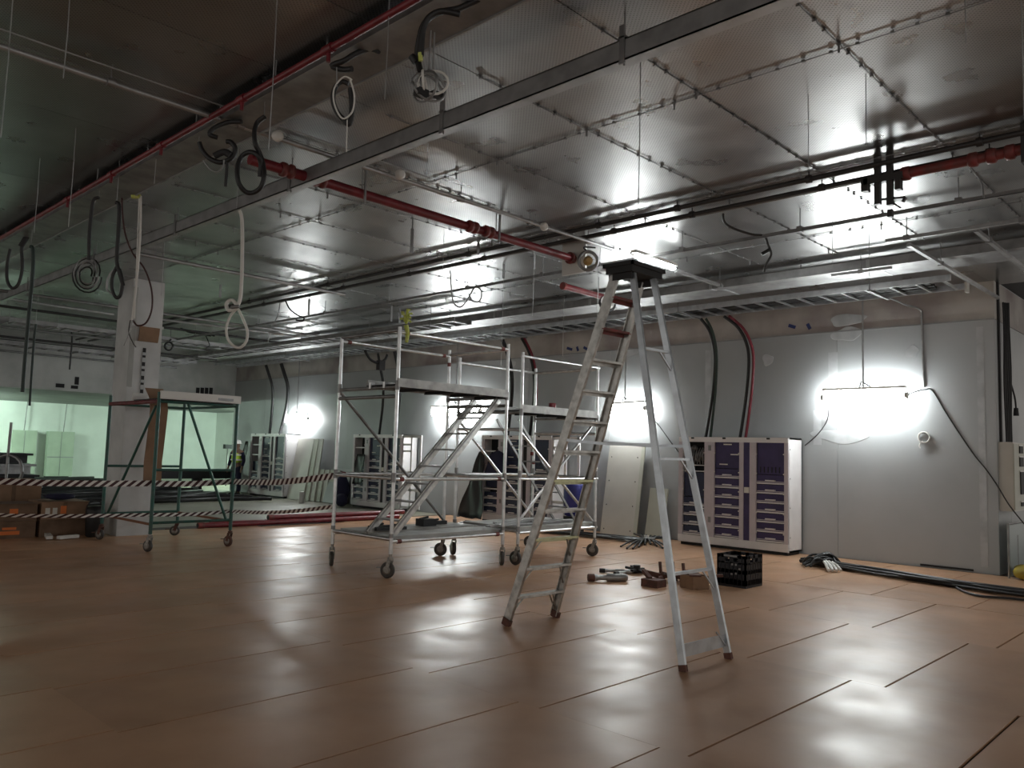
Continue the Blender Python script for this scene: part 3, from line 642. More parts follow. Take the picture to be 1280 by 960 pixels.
for k in range(NS):
    f = (k+1)*.272/3.18
    a, b = FB[0].lerp(FT[0], f), FB[1].lerp(FT[1], f)
    mm = M_redm if k >= 9 else (mat('yellowed_aluminium', (.62,.63,.40), .4, .7, var=.2, vscale=20) if k in (2, 4) else M_aluold)
    m = MB().bar(a, b, .085, .02, side=(0,1,0)); m.bar(a+V((0,.04,-.015)), b+V((0,.04,-.015)), .006, .04, side=(0,1,0))
    m.build('step', mm, t)
    if k in (0, 1, 2):
        for s, e, o in ((a, FB[0].lerp(FT[0], f-.06), 1), (b, FB[1].lerp(FT[1], f-.06), -1)):
            MB().bar(s+V((o*.13,0,-.01)), e+V((o*.01,0,0)), .014, .008).build('step_brace', M_aluold, t)
            if k == 0: MB().bar(s+V((o*.16,.02,-.01)), e+V((o*.01,.02,0)), .014, .008).build('step_brace', M_aluold, t)
for f in (.22, .50, .79):
    a, b = RB[0].lerp(RT[0], f), RB[1].lerp(RT[1], f)
    if f > .3 or True:
        MB().bar(a, b, .04, .02).build('rear_crossbar', M_alublue, t)
    MB().bar(b+V((-.14,0,0)), RB[1].lerp(RT[1], f-.055), .014, .010).build('rear_brace', M_alublue, t)
MB().bar(RB[0].lerp(RT[0], .045), RB[1].lerp(RT[1], .045), .006, .10, side=(0,1,0)).build('rear_plate', M_alublue, t)
MB().bar(RB[1].lerp(RT[1], .06)+V((-.12,0,.03)), RB[1].lerp(RT[1], .03), .014, .010).build('rear_brace', M_alublue, t)
for fa, fb_, i in ((.545, .535, 0), (.545, .535, 1)):
    a, b = FB[i].lerp(FT[i], fa), RB[i].lerp(RT[i], fb_)
    mid = a.lerp(b, .5)+V((0,0,-.015))
    MB().bar(a, mid, .025, .006, side=(0,0,1)).build('spreader', M_alublue, t); MB().bar(mid, b, .025, .006, side=(0,0,1)).build('spreader', M_alublue, t)
m = MB().box((5.56, 3.97, 3.18), (6.02, 4.25, 3.235)); m.box((5.54, 3.95, 3.27), (6.04, 3.97, 3.235)); m.box((5.54, 4.25, 3.27), (6.04, 4.27, 3.235)); m.box((5.54,3.95,3.27),(5.56,4.27,3.235)); m.box((6.02,3.95,3.27),(6.04,4.27,3.235))
m.build('top_cap', M_dark, t)
for x in (5.6, 5.98): MB().bar((x, 4.2, 3.17), (x, 4.0, 3.17), .02, .09).build('hinge_plate', M_dark, t)

# ================================================================== SCAFFOLDS
def caster(t, x, y, top, ang, r=.10, mfork=M_castg, mw=M_rubber):
    c = V((x, y, r)); ax = V((math.cos(ang), math.sin(ang), 0)); fw = V((-ax.y, ax.x, 0)); c = c+fw*.035
    m = MB().tube([(x, y, top), (x, y, r+.14)], .019, 8); m.lathe((x, y, r+.12), (0,0,1), [(0,.035),(.04,.035)], 10)
    for s in (-1, 1): m.bar(V((x,y,r+.125))+ax*(s*.032), c+ax*(s*.032), .006, .05, side=ax)
    m.bar(V((x,y,r+.125))-ax*.035, V((x,y,r+.125))+ax*.035, .05, .012)
    m.bar(c+fw*.02+V((0,0,.03)), c+fw*.16+V((0,0,.02)), .03, .012)
    f = m.build('caster', mfork, t)
    w = MB().lathe(c, ax, [(-.024,r-.025),(-.022,r-.006),(-.012,r),(.012,r),(.022,r-.006),(.024,r-.025)], 22); w.build('wheel', mw, f)
    MB().lathe(c, ax, [(-.028,.03),(-.027,.055),(.027,.055),(.028,.03)], 14).build('hub', M_castg, f)
def tubepart(t, nm, p, q, r, m): return MB().tube([p, q], r, 10).build(nm, m, t)
def collar(t, p, ax, m=M_redm): MB().lathe(V(p)-V(ax)*.05, ax, [(.02,.029),(.08,.029)], 10).build('collar', m, t)

SC = {'tower': 'aluminium scaffold towers'}
t = thing('scaffold_tower', (7.36, 8.8, 0), 'aluminium scaffold tower on wheels with an inclined stair, left of the step ladder', 'scaffold', SC['tower'])
X0, X1, Y0, Y1 = 6.36, 8.36, 8.14, 9.42
for (x, y, a, zt) in ((X0, Y0, .35, 3.17), (X0, Y1, -.5, 3.13), (X1, Y0, -.6, 3.18), (X1, Y1, .6, 3.18)):
    tubepart(t, 'post', (x, y, .30), (x, y, zt), .025, M_alu); caster(t, x, y, .34, a)
    for z in (1.25, 2.42): MB().lathe((x, y, z-.06), (0,0,1), [(0,.032),(.12,.032)], 10).build('post_joint', M_galvd, t)
    MB().lathe((x, y, .50), (0,0,1), [(0,.03),(.05,.03)], 10).build('post_joint', M_galvd, t)
for x in (X0, X1):
    for z in (.48, 2.28, 2.40, 3.13) if x == X0 else (.48, 2.28, 2.40): tubepart(t, 'end_rail', (x, Y0, z), (x, Y1, z), .024, M_galvd if z > 2 else M_alu)
tubepart(t, 'end_rail', (X0, Y0, 1.24), (X0, Y1, 1.24), .024, M_alu)
tubepart(t, 'end_rail', (X1, Y0, 1.24), (X1, Y1, 1.24), .024, M_alu)
for y, z in ((Y0, 3.10), (Y1, 3.08), (Y0, 1.23), (Y1, 1.25), (Y0, .45)):
    tubepart(t, 'long_rail', (X0, y, z), (X1, y, z), .022, M_alu)
    for x in (X0+.12, X1-.12): collar(t, (x, y, z), (1,0,0))
tubepart(t, 'end_rail', (X1, Y0, 3.10), (X1, Y1, 3.10), .022, M_alu)
tubepart(t, 'long_rail', (X0, Y1, .45), (X1, Y1, .45), .022, M_alu)
tubepart(t, 'diagonal_brace', (X0, Y1-.03, 2.36), (X1, Y1-.03, .52), .021, M_galvd)
collar(t, (X1, Y1, 2.95), (0,0,1))
# deck
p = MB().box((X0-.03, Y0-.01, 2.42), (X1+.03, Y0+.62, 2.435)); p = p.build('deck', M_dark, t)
MB().box((X0-.02, Y0-.04, 2.40), (X1-.02, Y0-.01, 2.51)).build('toe_rail', M_toe, p)
MB().box((X0-.02, Y0+.60, 2.40), (X1-.02, Y0+.63, 2.51)).build('toe_rail', M_toe, p)
for k in range(5): MB().box((X0+k*.48, Y0, 2.385), (X0+k*.48+.05, Y0+.62, 2.42)).build('deck_cross_member', M_dark, p)
for y in (Y0+.2, Y0+.5): MB().box((X0-.05, y, 2.39), (X0+.02, y+.04, 2.47)).build('deck_hook', M_alu, p)
# inclined stair
SA, SB = V((6.46, 0, .50)), V((8.32, 0, 2.37))
for y in (Y0+.13, Y0+.62):
    MB().bar((SA.x, y, SA.z), (SB.x, y, SB.z), .03, .10, side=(0,1,0)).build('stair_stile', M_aluold, t)
    MB().bar((SA.x, y-.018, SA.z+.03), (SB.x, y-.018, SB.z+.03), .008, .02, side=(0,1,0)).build('stair_edge', M_galvd, t)
for k in range(7):
    c = SA.lerp(SB, .10+k*.125)
    MB().box((c.x-.06, Y0+.14, c.z-.012), (c.x+.06, Y0+.61, c.z+.012)).build('stair_tread', M_galvd, t)
# base deck
for k, (y0, y1) in enumerate(((Y0+.06, Y0+.55), (Y0+.62, Y0+1.18))):
    MB().box((X0+.05, y0, .46+k*.01), (X1+.05, y1, .51+k*.01)).build('base_plank', mat('grey_plank', (.40,.40,.38), .75, var=.3, vscale=4), t)
tower1 = t
# second tower
t = thing('scaffold_tower', (9.47, 8.7, 0), 'aluminium scaffold tower directly behind the step ladder with crossed braces', 'scaffold', SC['tower'])
X0, X1, Y0, Y1 = 8.57, 10.36, 8.04, 9.40
for (x, y, a, zt) in ((X0, Y0, .1, 3.08), (X0, Y1, -.4, 3.08), (X1, Y0, .3, 3.10), (X1, Y1, .5, 3.08)):
    tubepart(t, 'post', (x, y, .30), (x, y, zt), .025, M_alu); caster(t, x, y, .34, a)
    for z in (.5, 1.3, 2.2): MB().lathe((x, y, z-.05), (0,0,1), [(0,.031),(.10,.031)], 10).build('post_joint', M_galvd, t)
for y, z in ((Y0, 3.02), (Y1, 3.0), (Y0, 1.23), (Y1, 1.25), (Y0, .46), (Y1, .46)):
    tubepart(t, 'long_rail', (X0-.03, y, z), (X1+.04, y, z), .021, M_alu)
for x in (X0, X1):
    for z in (.48, 1.24, 2.20, 1.95): tubepart(t, 'end_rail', (x, Y0, z), (x, Y1, z), .022, M_alu if z < 2 else M_galvd)
tubepart(t, 'end_rail', (X1, Y0, 3.0), (X1, Y1, 3.0), .021, M_alu)
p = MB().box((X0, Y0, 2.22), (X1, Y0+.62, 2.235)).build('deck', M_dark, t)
MB().box((X0, Y0-.03, 2.20), (X1-.03, Y0, 2.31)).build('toe_rail', M_toe, p)
MB().box((X0, Y0+.60, 2.20), (X1-.03, Y0+.63, 2.31)).build('toe_rail', M_toe, p)
for k in range(4): MB().box((X0+k*.5, Y0, 2.185), (X0+k*.5+.05, Y0+.62, 2.22)).build('deck_cross_member', M_dark, p)
tubepart(t, 'diagonal_brace', (X0, Y0, .62), (X1, Y0, 2.18), .021, M_alu)
tubepart(t, 'diagonal_brace', (X0, Y0+.05, 1.95), (X1, Y0+.05, .55), .021, M_alu)
tubepart(t, 'diagonal_brace', (X0, Y1, 2.1), (X1, Y1, .55), .021, M_alu)
for dy in (.10, .55):
    MB().bar((8.62, Y0+dy, 2.10), (10.0, Y0+dy, .55), .02, .035, side=(0,1,0)).build('stair_stile', M_galvd, t)
for k in range(6):
    c = V((8.62, 0, 2.10)).lerp(V((10.0, 0, .55)), .1+k*.15); MB().box((c.x-.05, Y0+.12, c.z-.01), (c.x+.05, Y0+.53, c.z+.01)).build('stair_tread', M_galvd, t)
collar(t, (X1-.05, Y1, 1.6), (0,0,1)); collar(t, (X1, Y1, 1.45), (0,0,1))
for (y0, y1) in ((Y0+.06, Y0+.58), (Y0+.64, Y0+1.2)):
    MB().box((X0+.03, y0, .47), (X1+.1, y1, .53)).build('base_plank', mat('grey_plank', (0,0,0)), t)
# green tower
t = thing('scaffold_tower', (5.65, 13.1, 0), 'green painted steel scaffold frame with a white deck in front of the column', 'scaffold')
X0, X1, Y0, Y1 = 5.02, 6.27, 12.13, 14.05
for (x, y, a) in ((X0, Y0, .3), (X0, Y1, .4), (X1, Y0, .25), (X1, Y1, .9)):
    tubepart(t, 'post', (x, y, .26), (x, y, 2.36), .027, M_green); caster(t, x, y, .3, a, r=.085, mfork=M_rust if (x, y) != (X0, Y0) else M_castg, mw=M_rust if (x, y) == (X1, Y0) else M_rubber)
for y in (Y0, Y1):
    for z in (.42, 1.20, 2.22): tubepart(t, 'end_rail', (X0, y, z), (X1, y, z), .021, M_green)
for x in (X0, X1):
    tubepart(t, 'side_rail', (x, Y0, .40), (x, Y1, .40), .02, mat('rusty_orange_pipe', (.24,.10,.05), .7, var=.3, vscale=9))
tubepart(t, 'side_rail', (X0, Y0, 2.22), (X0, Y1, 2.22), .032, M_red)
tubepart(t, 'side_rail', (X1, Y0, 2.22), (X1, Y1, 2.22), .021, M_green)
tubepart(t, 'diagonal_brace', (X0+.45, Y0, 2.2), (X1-.08, Y0, .42), .021, M_green)
tubepart(t, 'diagonal_brace', (X0, Y0+.1, 2.15), (X0, Y1-.2, .42), .021, M_green)
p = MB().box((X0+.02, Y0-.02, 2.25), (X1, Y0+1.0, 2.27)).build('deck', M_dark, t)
MB().box((X0, Y0-.05, 2.26), (X1+.03, Y0-.02, 2.38)).build('toe_rail', M_whitep, p)
MB().box((X0+.9, Y0-.058, 2.29), (X1-.1, Y0-.05, 2.33)).build('deck_hook', M_galvd, p)
MB().box((X0, Y0+1.0, 2.26), (X1+.03, Y0+1.03, 2.38)).build('toe_rail', M_whitep, p)

# things on the towers
m = MB(); c = V((X0+.0, 0, 0))
def strip(name, label, pts, wdt, thick, m_, cat):     # a bent flat strip: list of (point, half-width dir)
    mm = MB(); vs = []
    for p in pts:
        p = V(p)
        vs += [p+V((-wdt/2, -thick/2, 0)), p+V((wdt/2, -thick/2, 0)), p+V((wdt/2, thick/2, 0)), p+V((-wdt/2, thick/2, 0))]
    fs = [(0,1,2,3), tuple(len(vs)-4+i for i in (3,2,1,0))]
    for i in range(len(pts)-1):
        for k in range(4): fs.append((i*4+k, (i+1)*4+k, (i+1)*4+(k+1) % 4, i*4+(k+1) % 4))
    mm.add(vs, fs); return tag(mm.build(name, m_), label, cat)
strip('cardboard_strip', 'long brown cardboard strip hanging over the green frame in front of the column', [(5.20, 12.62, 1.02), (5.20, 12.64, 1.3), (5.22, 12.63, 1.7), (5.23, 12.61, 2.1), (5.20, 12.60, 2.29), (5.15, 12.66, 2.44)], .27, .02, M_card, 'cardboard')
strip('cardboard_piece', 'brown cardboard piece fixed to the upper part of the column', [(5.68, 14.36, 3.36), (5.70, 14.37, 3.5), (5.70, 14.36, 3.62)], .34, .03, M_card, 'cardboard')
t = thing('hi_vis_glove', (6.42, 8.12, 3.16), 'lime yellow cloth tied to the top of the first tower post', 'cloth')
m = MB(); c = V((6.44, 8.12, 3.2))
for k in range(9):
    a = k*2.4; m.tube(smooth([c+V((0,0,.02)), c+V((.04*math.cos(a), .04*math.sin(a), .07+.015*k)), c+V((.08*math.cos(a), .08*math.sin(a), .05+.02*k))], 3), .014, 5)
m.build('bunch', M_lime, t); MB().tube(smooth([c, c+V((.03,0,-.1)), c+V((.02,.0,-.22))]), [.03, .03, .03, .028, .028, .026, .026, .024, .024, .022, .02], 8).build('tail', M_lime, t)
t = thing('tool_cloth', (6.9, 9.0, 2.52), 'dark clamp tool slung under the first tower top rail', 'tool')
c = V((6.75, 9.42, 3.0)); m = MB().tube(smooth([c, c+V((.1,0,-.12)), c+V((.25,0,-.16)), c+V((.36,0,-.1)), c+V((.4,0,-.02))]), .02, 6); m.box(c+V((.24,-.04,-.26)), c+V((.34,.04,-.12))); m.build('clamp', M_dark, t)
for i, (x, y, sx, sy, sz, lb) in enumerate(((6.75, 8.9, .16, .05, .05, 'dark tool lying on the base deck of the first tower, at left'), (7.65, 9.0, .12, .09, .10, 'small dark box on the base deck of the first tower, at the back'), (7.9, 9.1, .2, .05, .05, 'dark bar lying beside the small box on the first tower base'), (6.8, 8.75, .25, .06, .04, 'dark strap lying across the first tower base deck'))):
    b = MB().box((x-sx, y-sy, .525), (x+sx, y+sy, .525+sz)); b.tube([(x-sx, y, .525+sz), (x+sx*.5, y+.03, .525+sz+.02)], .015, 6)
    tag(b.build('hand_tool', M_dark), lb, 'tool', 'tools on the tower base')
for i, (x, y, a) in enumerate(((8.75, 8.3, .1), (9.2, 8.5, -.08), (9.6, 8.35, .05))):
    d = V((math.cos(a), math.sin(a), 0))*.6
    b = MB().bar(V((x,y,.555))-d, V((x,y,.555))+d, .09, .03); b.bar(V((x,y+.02,.575))-d*.7, V((x,y+.02,.575))+d*.6, .03, .02)
    tag(b.build('metal_offcut', M_galv), ('pale metal offcut lying on the second tower base, leftmost', 'pale metal offcut in the middle of the second tower base', 'pale metal offcut on the second tower base, nearest the ladder')[i], 'metal strip', 'offcuts on the tower base')
t = thing('red_cup', (9.55, 8.3, 2.24), 'small red object on the second tower deck', 'cup')
MB().lathe((9.55, 8.3, 2.236), (0,0,1), [(0,.05),(.02,.055),(.16,.06),(.165,.05)], 12).build('body', M_red, t); MB().tube([(9.5,8.2,2.26),(9.3,8.15,2.26)], .02, 6).build('handle', M_red, t)

# ================================================================== CABINETS
CFX = 13.25
def drawer(t, y0, y1, z0, z1, m, xf):
    d = MB().box((xf+.035, y1, z0+.012), (xf+.06, y0, z1)).build('drawer', m, t)
    MB().box((xf+.005, y1, z0), (xf+.05, y0, z0+.022)).build('drawer_lip', M_cab, d)
    MB().box((xf+.015, y1, z0+.034), (xf+.05, y0, z0+.046)).build('drawer_lip', M_cabframe, d)
    c = (y0+y1)/2; wd = (y0-y1)*.18
    MB().box((xf+.002, c-wd, z0+.052), (xf+.035, c+wd, z0+.07)).build('handle', M_cab, d)
    return d
def cabinet(yl, label, variant):
    f = CFX; y = lambda d: yl-d; W = 2.16; zb, zt = .05, 2.0
    t = thing('equipment_cabinet', ((f+WX)/2-.03, yl-W/2, 0), label, 'cabinet', 'drawer cabinets along the wall')
    bx = WX-.06
    m = MB(); m.box((f+.05, y(0), zt-.03), (bx, y(W), zt)); m.box((f+.05, y(0), zb), (bx, y(W), zb+.03)); m.box((f+.02, y(0), zb), (bx, y(.02), zt)); m.box((f+.02, y(W-.02), zb), (bx, y(W), zt))
    m.box((bx-.02, y(0), zb), (bx, y(W), zt)); m.build('carcass', M_cab, t)
    MB().box((f+.06, y(.03), -.004), (bx-.05, y(W-.03), zb)).build('plinth', M_dark, t)
    MB().box((f+.30, y(.03), zb+.05), (f+.32, y(W-.03), zt-.05)).build('back_plate', M_dark, t)
    # frames
    edges = [(0, .09), (.55, .75), (1.25, 1.33), (1.45, 1.57), (2.09, 2.16)]
    MB().box((f, y(0), zt-.09), (f+.04, y(W), zt-.005)).build('top_rail', M_cab, t)
    MB().box((f, y(0), zb+.01), (f+.04, y(W), zb+.14)).build('bottom_rail', M_cab, t)
    for a, b in edges:
        MB().box((f, y(a), zb+.14), (f+.04, y(b), zt-.09)).build('frame_post', M_cabframe, t)
    for d in (.66,):
        for z in (.45, 1.75): MB().box((f-.012, y(d-.025), z), (f, y(d+.025), z+.1)).build('hinge', M_galvd, t)
    s = MB().box((f+.02, y(1.33), zb+.1), (f+.03, y(1.45), zt-.04)).build('centre_strip', M_purple if variant == 0 else M_dark, t)
    MB().box((f-.01, y(1.35), 1.02), (f+.02, y(1.44), 1.12)).build('latch', M_label, s)
    for yy in (.3, .95, 1.8): MB().box((f-.008, y(yy-.03), zt-.035), (f, y(yy+.03), zt-.005)).build('catch', M_dark, t)
    bays = [(.10, .54), (.76, 1.24), (1.58, 2.08)]
    z0 = zb+.15
    fr = M_purple if variant == 0 else M_navy
    if variant == 0:
        a, b = bays[0]
        MB().box((f+.05, y(a), .90), (f+.07, y(b), 1.34)).build('blank_panel', M_navy, t)
        for z in (1.36, 1.47): MB().box((f+.03, y(a), z), (f+.05, y(b), z+.015)).build('cross_bar', M_cab, t)
        mm = MB(); rnd = random.Random(3)
        for k in range(9):
            c = V((f+.16+rnd.random()*.08, y(a+.08+rnd.random()*.3), 1.45+rnd.random()*.35)); mm.lathe(c, (-1,0,rnd.uniform(-.4,.4)), [(0,.05),(.06,.05),(.065,.02),(.12,.02)], 10)
        for k in range(6): mm.tube(smooth([(f+.12, y(a+.05+.06*k), 1.5), (f+.08, y(a+.12+.05*k), 1.62+.02*k), (f+.14, y(a+.1+.06*k), 1.8)]), .012, 5)
        mm.build('wiring', M_galvd, t)
        n = 4; h = (.90-z0)/n
        for k in range(n): drawer(t, y(a), y(b), z0+k*h, z0+(k+1)*h-.015, M_navy, f)
    else:
        a, b = bays[0]; n = 3; h = .17
        for z in (.75, 1.3, 1.62): MB().box((f+.03, y(a), z), (f+.05, y(b), z+.03)).build('cross_bar', M_cab, t)
        for k in range(n): drawer(t, y(a), y(b), z0+k*h, z0+(k+1)*h-.015, fr, f)
        MB().box((f+.08, y(a), .8), (f+.10, y(b), 1.1)).build('blank_panel', M_navy, t)
    for i, (a, b) in enumerate(bays[1:]):
        top = 1.44 if i == 0 else 1.36
        MB().box((f+.045, y(a), top), (f+.06, y(b), zt-.09)).build('blank_panel', fr, t)
        n = 7; h = (top-z0)/n
        for k in range(n): drawer(t, y(a), y(b), z0+k*h, z0+(k+1)*h-.012, fr, f)
        if i == 1 and variant == 0:
            for k in range(6): MB().box((f+.035, y(a+.05+k*.07), top+.03), (f+.045, y(a+.065+k*.07), top+.13)).build('louvre', M_dark, t)
        if i == 0:
            MB().box((f+.035, y(a+.3), 1.68), (f+.045, y(b-.02), 1.70)).build('label_strip', M_label, t)
            MB().box((f+.035, y(a+.08), 1.50), (f+.045, y(b-.24), 1.52)).build('label_strip', M_label, t)
            MB().box((f+.035, y(a+.16), 1.86), (f+.045, y(b-.16), 1.88)).build('label_strip', M_label, t)
    for a, b in bays:
        for k in range(5):
            z = .35+k*.34
            for yy in (a, b): MB().lathe((f-.004, y(yy), z), (1,0,0), [(0,.012),(.01,.012)], 6).build('screw', M_label, t)
    for k in range(4): MB().lathe((f+.08, y(W)-.004, .3+k*.5), (0,1,0), [(0,.012),(.006,.012)], 6).build('screw', M_galvd, t)
    if variant in (2, 3):      # drawer door frame swung fully open on the right
        d = MB(); ya, yb = y(W+.03), y(W+.75); xa = f+.02
        for yy in (ya, (ya+yb)/2, yb): d.box((xa, yy-.03, .1), (xa+.03, yy+.03, 1.98))
        for z in (.1, .55, 1.0, 1.92): d.box((xa, yb, z), (xa+.03, ya, z+.06))
        for z in (1.55, 1.72): d.box((xa, (ya+yb)/2, z), (xa+.03, ya, z+.05))
        d.build('open_door', M_cab, t)
    return t
cabinet(8.32, 'white cabinet with purple drawer fronts at right, beside the wall lamp', 0)
cabinet(13.68, 'white drawer cabinet directly behind the second tower', 2)
cabinet(18.85, 'white drawer cabinet seen through the first tower', 3)
cabinet(24.6, 'white drawer cabinet farthest away, next to the leaning boards', 1)

# dark covers and jackets on the cabinets
def lump(c, sx, sy, sz, seed, n=10, m_=10):
    rnd = random.Random(seed); vs = []; fs = []
    for i in range(m_+1):
        th = math.pi*i/m_
        for j in range(n):
            ph = 2*math.pi*j/n; k = 1+rnd.uniform(-.14, .14)
            vs.append(V(c)+V((sx*math.sin(th)*math.cos(ph)*k, sy*math.sin(th)*math.sin(ph)*k, sz*(1-math.cos(th))/2*(1 if i < m_ else 1))))
    for i in range(m_):
        for j in range(n): fs.append((i*n+j, i*n+(j+1) % n, (i+1)*n+(j+1) % n, (i+1)*n+j))
    return MB().add(vs, fs, True)
def sheet(pts_rows, thick=.02):       # a hanging cloth as a folded thick surface
    nr, nc = len(pts_rows), len(pts_rows[0]); m = MB(); vs = [V(p) for r in pts_rows for p in r]; off = V((-thick, -thick*.3, 0)); n = len(vs)
    fs = []
    for i in range(nr-1):
        for j in range(nc-1):
            a = i*nc+j; q = (a, a+1, a+nc+1, a+nc); fs += [q, tuple(n+k for k in reversed(q))]
    edge = [j for j in range(nc)]+[i*nc+nc-1 for i in range(1, nr)]+[(nr-1)*nc+j for j in range(nc-2, -1, -1)]+[i*nc for i in range(nr-2, 0, -1)]
    for a, b in zip(edge, edge[1:]+edge[:1]): fs.append((a, b, b+n, a+n))
    return m.add(vs+[p+off for p in vs], fs, True)
rows = [[(13.18-.05*i*.3+.03*math.sin(j*1.9+i), 13.60+.02*i+(j-2.5)*(.03+.014*i), 1.62-.155*i+.02*math.sin(j*2)) for j in range(6)] for i in range(11)]
tag(sheet(rows).build('black_tarp', M_black), 'black tarp hanging down the left end of the cabinet behind the second tower', 'tarp')
rows = [[(13.16-.02*i+.02*math.sin(j*2.3+i*.5), 13.05+(j-2.5)*(.09+.006*i), 1.60-.075*i+(.06*math.cos((j-2.5)*.9))) for j in range(6)] for i in range(9)]
tag(sheet(rows).build('jacket', M_navyc), 'navy jacket hung on the cabinet behind the second tower', 'jacket')
rows = [[(13.18-.012*i+.02*math.sin(j*2+i), 24.72+(j-2)*.05+.03*i*.5, 1.74-.158*i) for j in range(5)] for i in range(12)]
tag(sheet(rows).build('black_tarp', M_black), 'black tarp hanging at the left end of the farthest cabinet', 'tarp')
tag(lump((13.3, 19.35, 0), .22, .24, .85, 5, 9, 6).build('dark_bag', M_navyc), 'tall dark bag on the floor left of the cabinet seen through the first tower', 'bag')
tag(lump((12.95, 18.85, .0), .16, .24, .36, 8, 9, 6).build('dark_bag', M_navyc), 'low dark navy bag in front of the cabinet seen through the first tower', 'bag')
rows = [[(13.17-.01*i+.02*math.sin(j*2+i), 18.35+(j-2)*.09, 1.45-.09*i) for j in range(5)] for i in range(10)]
tag(sheet(rows).build('jacket', M_black), 'black jacket hung in the open bay of the cabinet seen through the first tower', 'jacket')
t = thing('blue_barrel', (12.95, 10.6, 0), 'dark blue plastic drum right of the open cabinet door behind the ladder', 'drum')
MB().lathe((12.95, 10.6, .35), (0,0,1), [(0,.12),(.02,.19),(.25,.215),(.55,.215),(.68,.19),(.74,.11),(.75,.06)], 18).build('body', M_blue, t)
MB().lathe((12.95, 10.6, 1.10), (0,0,1), [(0,.05),(.04,.05)], 10).build('cap', M_label, t)
MB().box((12.8, 10.45, 0), (13.1, 10.75, .35)).build('stand', M_dark, t)

# leaning boards
def lean(name, label, y0, y1, xb, h, lean_, th, m_, group=None, holes=0, tw=0):
    t = thing(name, (xb, (y0+y1)/2, 0), label, 'panel', group)
    a = V((xb, y0, .0)); b = V((xb, y1, .0)); u = V((lean_, tw, h)); nrm = (b-a).cross(u).normalized()*th
    vs = [a, b, b+u, a+u]; vs += [p-nrm*(1 if nrm.x > 0 else -1) for p in vs]
    MB().add(vs, [(0,3,2,1),(4,5,6,7),(0,1,5,4),(1,2,6,5),(2,3,7,6),(3,0,4,7)]).build('sheet', m_, t)
    for k in range(holes):
        for yy in (y0+(y1-y0)*.1, y0+(y1-y0)*.88):
            f = .06+k*.27; p = V((xb, yy, 0))+u*f; MB().lathe(p-V((th+.003,0,0)), (1,0,0), [(0,.014),(.006,.014)], 8).build('screw_hole', M_dark, t)
    return t
lean('wall_panel_sheet', 'tall cream metal panel leaning on the wall behind the ladder', 10.32, 9.48, 13.50, 1.82, .28, .025, M_panel, holes=4)
lean('wall_panel_sheet', 'tall cream panel edge just right of the leaning metal panel behind the ladder', 9.50, 9.42, 13.49, 1.80, .28, .02, M_panelg)
lean('wall_panel_sheet', 'low cream panel with faint lettering leaning between the ladder and purple cabinet', 9.30, 8.88, 13.62, .98, .18, .03, M_panelg)
GP = 'boards leaning by the farthest cabinet'
ords = ['tallest front', 'second', 'third', 'fourth', 'fifth', 'sixth', 'seventh']
for k in range(7):
    lean('leaning_board', '%s cream board of the row leaning beside the farthest cabinet' % ords[k], 22.35-k*.24, 21.45-k*.24, 13.38+.04*k, 1.86 if k < 3 else .95, (.30-.035*k) if k < 3 else (.18-.02*k), .03, M_panelg if k % 2 else M_panel, GP, tw=0)
lean('leaning_board', 'grey board leaning on the wall right of the cream row', 20.5, 19.5, 13.45, 1.0, .3, .03, M_wall, GP)
tag(MB().lathe((12.75, 20.55, 0), (0,0,1), [(0,.09),(.30,.09),(.32,.07)], 12).build('white_tube', M_whitep), 'short white tube standing before the leaning cream boards', 'tube')

# ================================================================== FLOOR ITEMS
# crate
t = thing('crate', (9.62, 5.1, 0), 'black plastic crate on the boards right of the ladder', 'crate')
x0, x1, y0, y1, h = 9.42, 9.86, 4.93, 5.33, .40
MB().box((x0, y0, 0), (x1, y1, .03)).build('base', M_crate, t)
for a, b in (((x0, y0), (x0+.02, y1)), ((x1-.02, y0), (x1, y1)), ((x0, y0), (x1, y0+.02)), ((x0, y1-.02), (x1, y1))):
    m = MB(); lo = V((a[0], a[1], 0)); hi = V((b[0], b[1], 0))
    m.box((a[0], a[1], .03), (b[0], b[1], .10)); m.box((a[0], a[1], .17), (b[0], b[1], .22)); m.box((a[0], a[1], .29), (b[0], b[1], .31)); m.box((a[0], a[1], .36), (b[0], b[1], h))
    L_ = b[0]-a[0] > b[1]-a[1]; n = 6; tot = (b[0]-a[0]) if L_ else (b[1]-a[1])
    for k in range(n+1):
        s = (tot-.05)*k/n
        if k in (2, 4): zz = .30
        else: zz = h
        if L_: m.box((a[0]+s, a[1], .03), (a[0]+s+.05, b[1], zz))
        else: m.box((a[0], a[1]+s, .03), (b[0], a[1]+s+.05, zz))
    m.build('side', M_crate, t)
for yy in (y0-.008,): MB().box((x0-.008, y0+.12, .375), (x0, y1-.1, .395)).build('handle_label', M_galvd, t)
for k, (yy, z) in enumerate(((5.05, .27), (5.10, .27), (5.05, .16), (5.11, .15), (5.0, .22))): MB().box((x0-.004, yy, z), (x0, yy+.025, z+.025)).build('slot', M_galvd, t)
